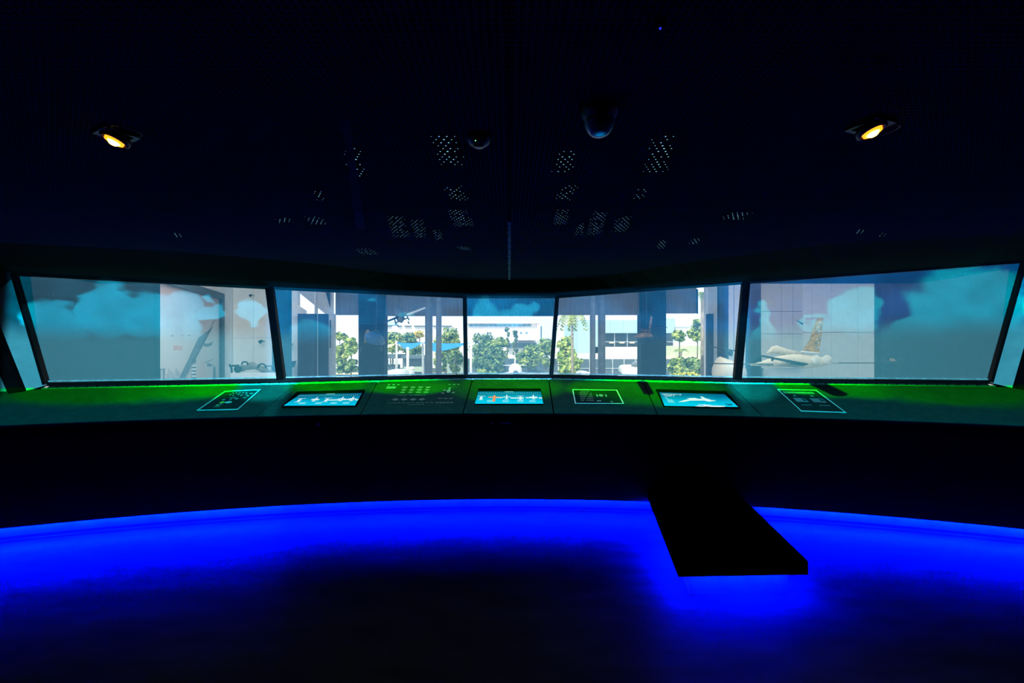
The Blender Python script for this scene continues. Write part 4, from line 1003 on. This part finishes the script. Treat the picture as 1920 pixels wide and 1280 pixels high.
tree(935, 628, 690, 40, 80, 'leafy tree in front of the long white building', L1, 900)
tree(951, 606, 672, 11, 96, 'tall ivy-clad trunk, the thinner of the pair by the white jet', L3, 500)
tree(966, 608, 678, 10, 95, 'tall ivy-clad trunk right behind the white jet fin', L3, 500)
tree(990, 650, 694, 50, 84, 'low bushy tree beside the white jet fin', L1, 800)
tree(1024, 628, 694, 34, 80, 'dense tree under the end wall of the white building', L1, 800)
tree(910, 692, 706, 60, 73, 'low clipped bushes along the lawn left of the white jet', L2, 600, False, 'shrub', None, 'shrub', .35)
tree(1062, 624, 708, 40, 60, 'full bright green tree under the drooping palm', L2, 1500)
tree(1082, 668, 706, 26, 71, 'leafy sapling at the end of the mesh fence', L1, 500)
tree(1273, 616, 640, 28, 70, 'slender tree with a flat crown before the blue tower', L1, 500)
tree(1307, 597, 642, 34, 85, 'tall green tree behind the slim palm trunk', L1, 800)
tree(1290, 668, 704, 66, 60, 'dense dark shrubs behind the yellow hedge', L3, 1200, False, 'shrub', None, 'shrub')
tree(1287, 697, 708, 76, 50, 'clipped yellow hedge along the hall front', L5, 900, False, 'hedge', None, 'hedge', .2)
tree(745, 700, 712, 70, 57, 'low mixed planting in front of the sail posts', L2, 600, False, 'shrub', None, 'shrub', .3)
tree(1000, 640, 700, 40, 93, 'full tree between the ivy-clad trunks and the office end wall', L3, 1000)
tree(925, 640, 704, 46, 76, 'broad bushy tree low beside the pale slanting mast', L3, 1000)
tree(835, 640, 700, 24, 78, 'narrow dark tree just behind the thinner grey column', L3, 500)
tree(780, 640, 690, 26, 84, 'dark round tree close behind the pavilion roof', L3, 500)
tree(1267, 671, 705, 34, 57, 'rounded green bush at the end of the yellow hedge', L1, 700, False, 'shrub', None, 'shrub', .35)
# palms
def palm(px, py_top, Z, label, nf, droop, lm, flen):
    k = Z/F; x = (px-CX)*k; zt = zpix(py_top, Z); t = thing('palm_tree', label, 'palm', (x, Z, ZG))
    MB().tube([(x+.05, Z, ZG), (x, Z, (ZG+zt)/2), (x, Z, zt)], [.17, .14, .12], 10).obj('trunk', mat('palm_trunk', (.36, .31, .22), .9, .25, 4), t, True)
    rr = random.Random(int(px))
    for i in range(nf):
        a = 2*math.pi*i/nf+rr.uniform(-.2, .2); d = Vector((math.cos(a), math.sin(a), 0)); m = MB(); n = 9; pr = None
        for j in range(n):
            s = j/(n-1); c = Vector((x, Z, zt))+d*flen*(s-.25*s*s)+Vector((0, 0, flen*(.5*s-droop*s*s))); w = flen*.10*math.sin(math.pi*min(1, s*.9+.1))
            pr2 = c
            if pr is not None:
                sd = d.cross(Vector((0, 0, 1)))
                for sg in (-1, 1):
                    for q in (0, .5):
                        b0 = pr.lerp(pr2, q); b1 = pr.lerp(pr2, q+.35); tip = b0+sd*sg*w*2.2+Vector((0, 0, -w*2.4))
                        m.add([b0, b1, tip], [(0, 1, 2)])
            pr = pr2
        m.obj('frond', lm, t)
palm(1317, 548, 36, 'slim tall palm standing right before the hall opening', 9, 1.5, L1, 1.2)
palm(1073, 580, 48, 'palm with long drooping fronds beside the middle window', 12, 1.75, L1, 2.6)
palm(1277, 655, 62, 'short bare-stemmed palm among the dark shrubs', 7, .9, L1, 1.6)
# blue shade sails and their posts
M_sail = mat('blue_sail_cloth', (.0, .23, .60), .6, .08, 1); M_sail2 = mat('cream_sail_cloth', (.75, .60, .35), .6, .08, 1); M_post = mat('white_steel_post', (.80, .78, .74), .5)
def sail(pts, label, m):
    p = [P(x, y, Z) for x, y, Z in pts]; c = ctr(p); t = thing('shade_sail', label, 'sail', c)
    n = 6; b = MB(); vs = {}
    for i in range(n+1):
        for j in range(n+1-i):
            u, v = i/n, j/n; w = 1-u-v; q = p[0]*w+p[1]*u+p[2]*v; q.z -= .6*(u*v+v*w+w*u); vs[i, j] = q
    for i in range(n):
        for j in range(n-i):
            b.add([vs[i, j], vs[i+1, j], vs[i, j+1]], [(0, 1, 2)])
            if j < n-i-1: b.add([vs[i+1, j], vs[i+1, j+1], vs[i, j+1]], [(0, 1, 2)])
    b.obj('cloth', m, t)
    for q in p: MB().lathe([(.03, -.1), (.07, 0), (.03, .1)], q, 8).obj('corner_fitting', M_post, t)
sail([(744.5,641,61),(793,641,63),(764.5,656,56)], 'small triangular blue sail drooping between two white posts', M_sail)
sail([(794,641,63),(883,642,60),(815,660,56)], 'long blue sail stretching behind the grey columns', M_sail)
sail([(700,646,62),(743.5,643,61),(712,656,58)], 'blue and cream sail corner beside the dark pier', M_sail2)
def post(px, py, Z, label):
    x = (px-CX)*Z/F; t = thing('sail_post', label, 'post', (x, Z, ZG))
    MB().tube([(x, Z, ZG), (x, Z, zpix(py, Z))], .16, 10).obj('shaft', M_post, t, True); MB().lathe([(.16, 0), (.2, .05), (.2, .2), (.05, .3)], (x, Z, zpix(py, Z)), 10).obj('cap', M_post, t)
post(743.5, 643, 61, 'white sail post at the corner of the cream sail'); post(793, 643, 63, 'white sail post beside the thick grey column')
post(764.5, 655, 56, 'short white sail post under the low corner of the small sail'); post(883, 643, 60, 'pale slanting mast beside the narrow window mullion')
# sheds, table and people-sized things under the sails are dark silhouettes
t = thing('garden_hut', 'dark low hut under the trees beside the narrow window', 'hut', (P(855,690,70).x, 70, ZG))
down(838, 868, 671, 70, 4).obj('wall', mat('pale_green_hut', (.34, .42, .34), .8, .1, 1), t); MB().hexa([P(836,672,69), P(870,672,69), P(870,672,75), P(836,672,75)], [P(846,660,70), P(866,660,70), P(866,660,74), P(846,660,74)]).obj('roof', M_dkb, t)
t = thing('garden_hut', 'dark pavilion with pale front behind the small blue sail', 'hut', (P(765,690,72).x, 72, ZG))
down(755, 796, 672, 72, 3).obj('wall', M_dkb, t); bpart(t, 'roof', 752, 798, 666, 672, 71, 6, M_dkb); bpart(t, 'front_panel', 757, 794, 687, 697, 71.8, .1, mat('sage_panel', (.40, .48, .36), .8), )
t = thing('garden_hut', 'dark pavilion with pillars beside the first sail post', 'hut', (P(730,690,74).x, 74, ZG))
down(716, 742, 684, 74, 3).obj('wall', M_dkb, t); bpart(t, 'roof', 714, 746, 664, 672, 73, 6, M_dkb)
for px in (726, 731, 736): bpart(t, 'pillar', px, px+1.6, 672, 685, 73.5, .2, M_dkb)
# parked jets
def jet(px, Z, label, fin_top, fus, half_tail, canopy=False):
    k = Z/F; x = (px-CX)*k; t = thing('parked_jet', label, 'jet', (x, Z, ZG))
    zc = zpix(fus, Z)
    hull(MB(), [((x, Z-5, zc-.2), (.35,0,0), (0,0,.35)), ((x, Z-4.9, zc-.2), (.5,0,0), (0,0,.5)), ((x, Z-3, zc), (.85,0,0), (0,0,.8)), ((x, Z+1, zc), (.9,0,0), (0,0,.85)), ((x, Z+5, zc+.2), (.5,0,0), (0,0,.5))], 16).obj('fuselage', M_jet, t, True)
    MB().lathe([(.36, 0), (.30, .06), (.05, .06)], (x, Z-5.02, zc-.2), 14, Matrix.Rotation(-math.pi/2, 4, 'X')).obj('intake', M_dkb, t)
    for s in (-1, 1):
        MB().hexa([(x+s*.5, Z-2, zc-.5), (x+s*.5, Z+2.5, zc-.5), (x+s*4.2, Z+2.5, zc-1.3), (x+s*4.2, Z+1.2, zc-1.3)], [(x+s*.5, Z-2, zc-.3), (x+s*.5, Z+2.5, zc-.3), (x+s*4.2, Z+2.5, zc-1.22), (x+s*4.2, Z+1.2, zc-1.22)]).obj('wing', M_jet, t)
        if half_tail: MB().hexa([(x, Z+3.6, zpix(687.5, Z)), (x, Z+4.8, zpix(687.5, Z)), (x+s*half_tail, Z+4.8, zpix(687, Z)), (x+s*half_tail, Z+4.2, zpix(687, Z))], [(x, Z+3.6, zpix(685.5, Z)), (x, Z+4.8, zpix(685.5, Z)), (x+s*half_tail, Z+4.8, zpix(686.4, Z)), (x+s*half_tail, Z+4.2, zpix(686.4, Z))]).obj('tailplane', M_jet, t)
        MB().tube([(x+s*.9, Z, zc-.7), (x+s*.9, Z, ZG)], .08, 8).obj('landing_gear_leg', M_hgrey, t)
    if fin_top: MB().hexa([(x-.09, Z+1.5, zc+.6), (x+.09, Z+1.5, zc+.6), (x+.07, Z+5, zc+.5), (x-.07, Z+5, zc+.5)], [(x-.03, Z+3.8, zpix(fin_top, Z)), (x+.03, Z+3.8, zpix(fin_top, Z)), (x+.03, Z+5, zpix(fin_top, Z)), (x-.03, Z+5, zpix(fin_top, Z))]).obj('tail_fin', M_jet, t)
    if canopy: hull(MB(), [((x, Z-3.2, zc+.5), (.1,0,0), (0,0,.1)), ((x, Z-2.6, zc+.75), (.45,0,0), (0,0,.4)), ((x, Z-1, zc+.8), (.5,0,0), (0,0,.5)), ((x, Z+.8, zc+.6), (.2,0,0), (0,0,.2))], 12).obj('canopy', mat('smoked_canopy', (.12, .14, .15), .15), t, True)
jet(966, 62, 'white jet facing the narrow window with tall fin and tailplane', 660, 693, 1.75)
jet(1188, 50, 'white jet with smoked canopy in front of the mesh fence', None, 698, 0, True)
jet(1096, 62, 'white jet showing only its back beside the bright green tree', None, 707, 0)
jet(737, 46, 'grey-white jet whose round back shows near the dark pier', None, 708, 0)
# white statue-like figure and table under the pavilion
t = thing('round_planter', 'round planter with white flowers before the pavilion', 'planter', (P(772,695,66).x, 66, ZG))
p = P(772, 695, 66); MB().lathe([(.5, ZG-p.z), (.6, ZG-p.z+.5), (.42, -.3), (.45, .0), (.3, .1)], p, 16).obj('pot', M_hgrey, t, True)
MB().lathe([(.3, .1), (.42, .3), (.3, .55), (.05, .65)], p, 12).obj('flowers', M_bw, t, True)
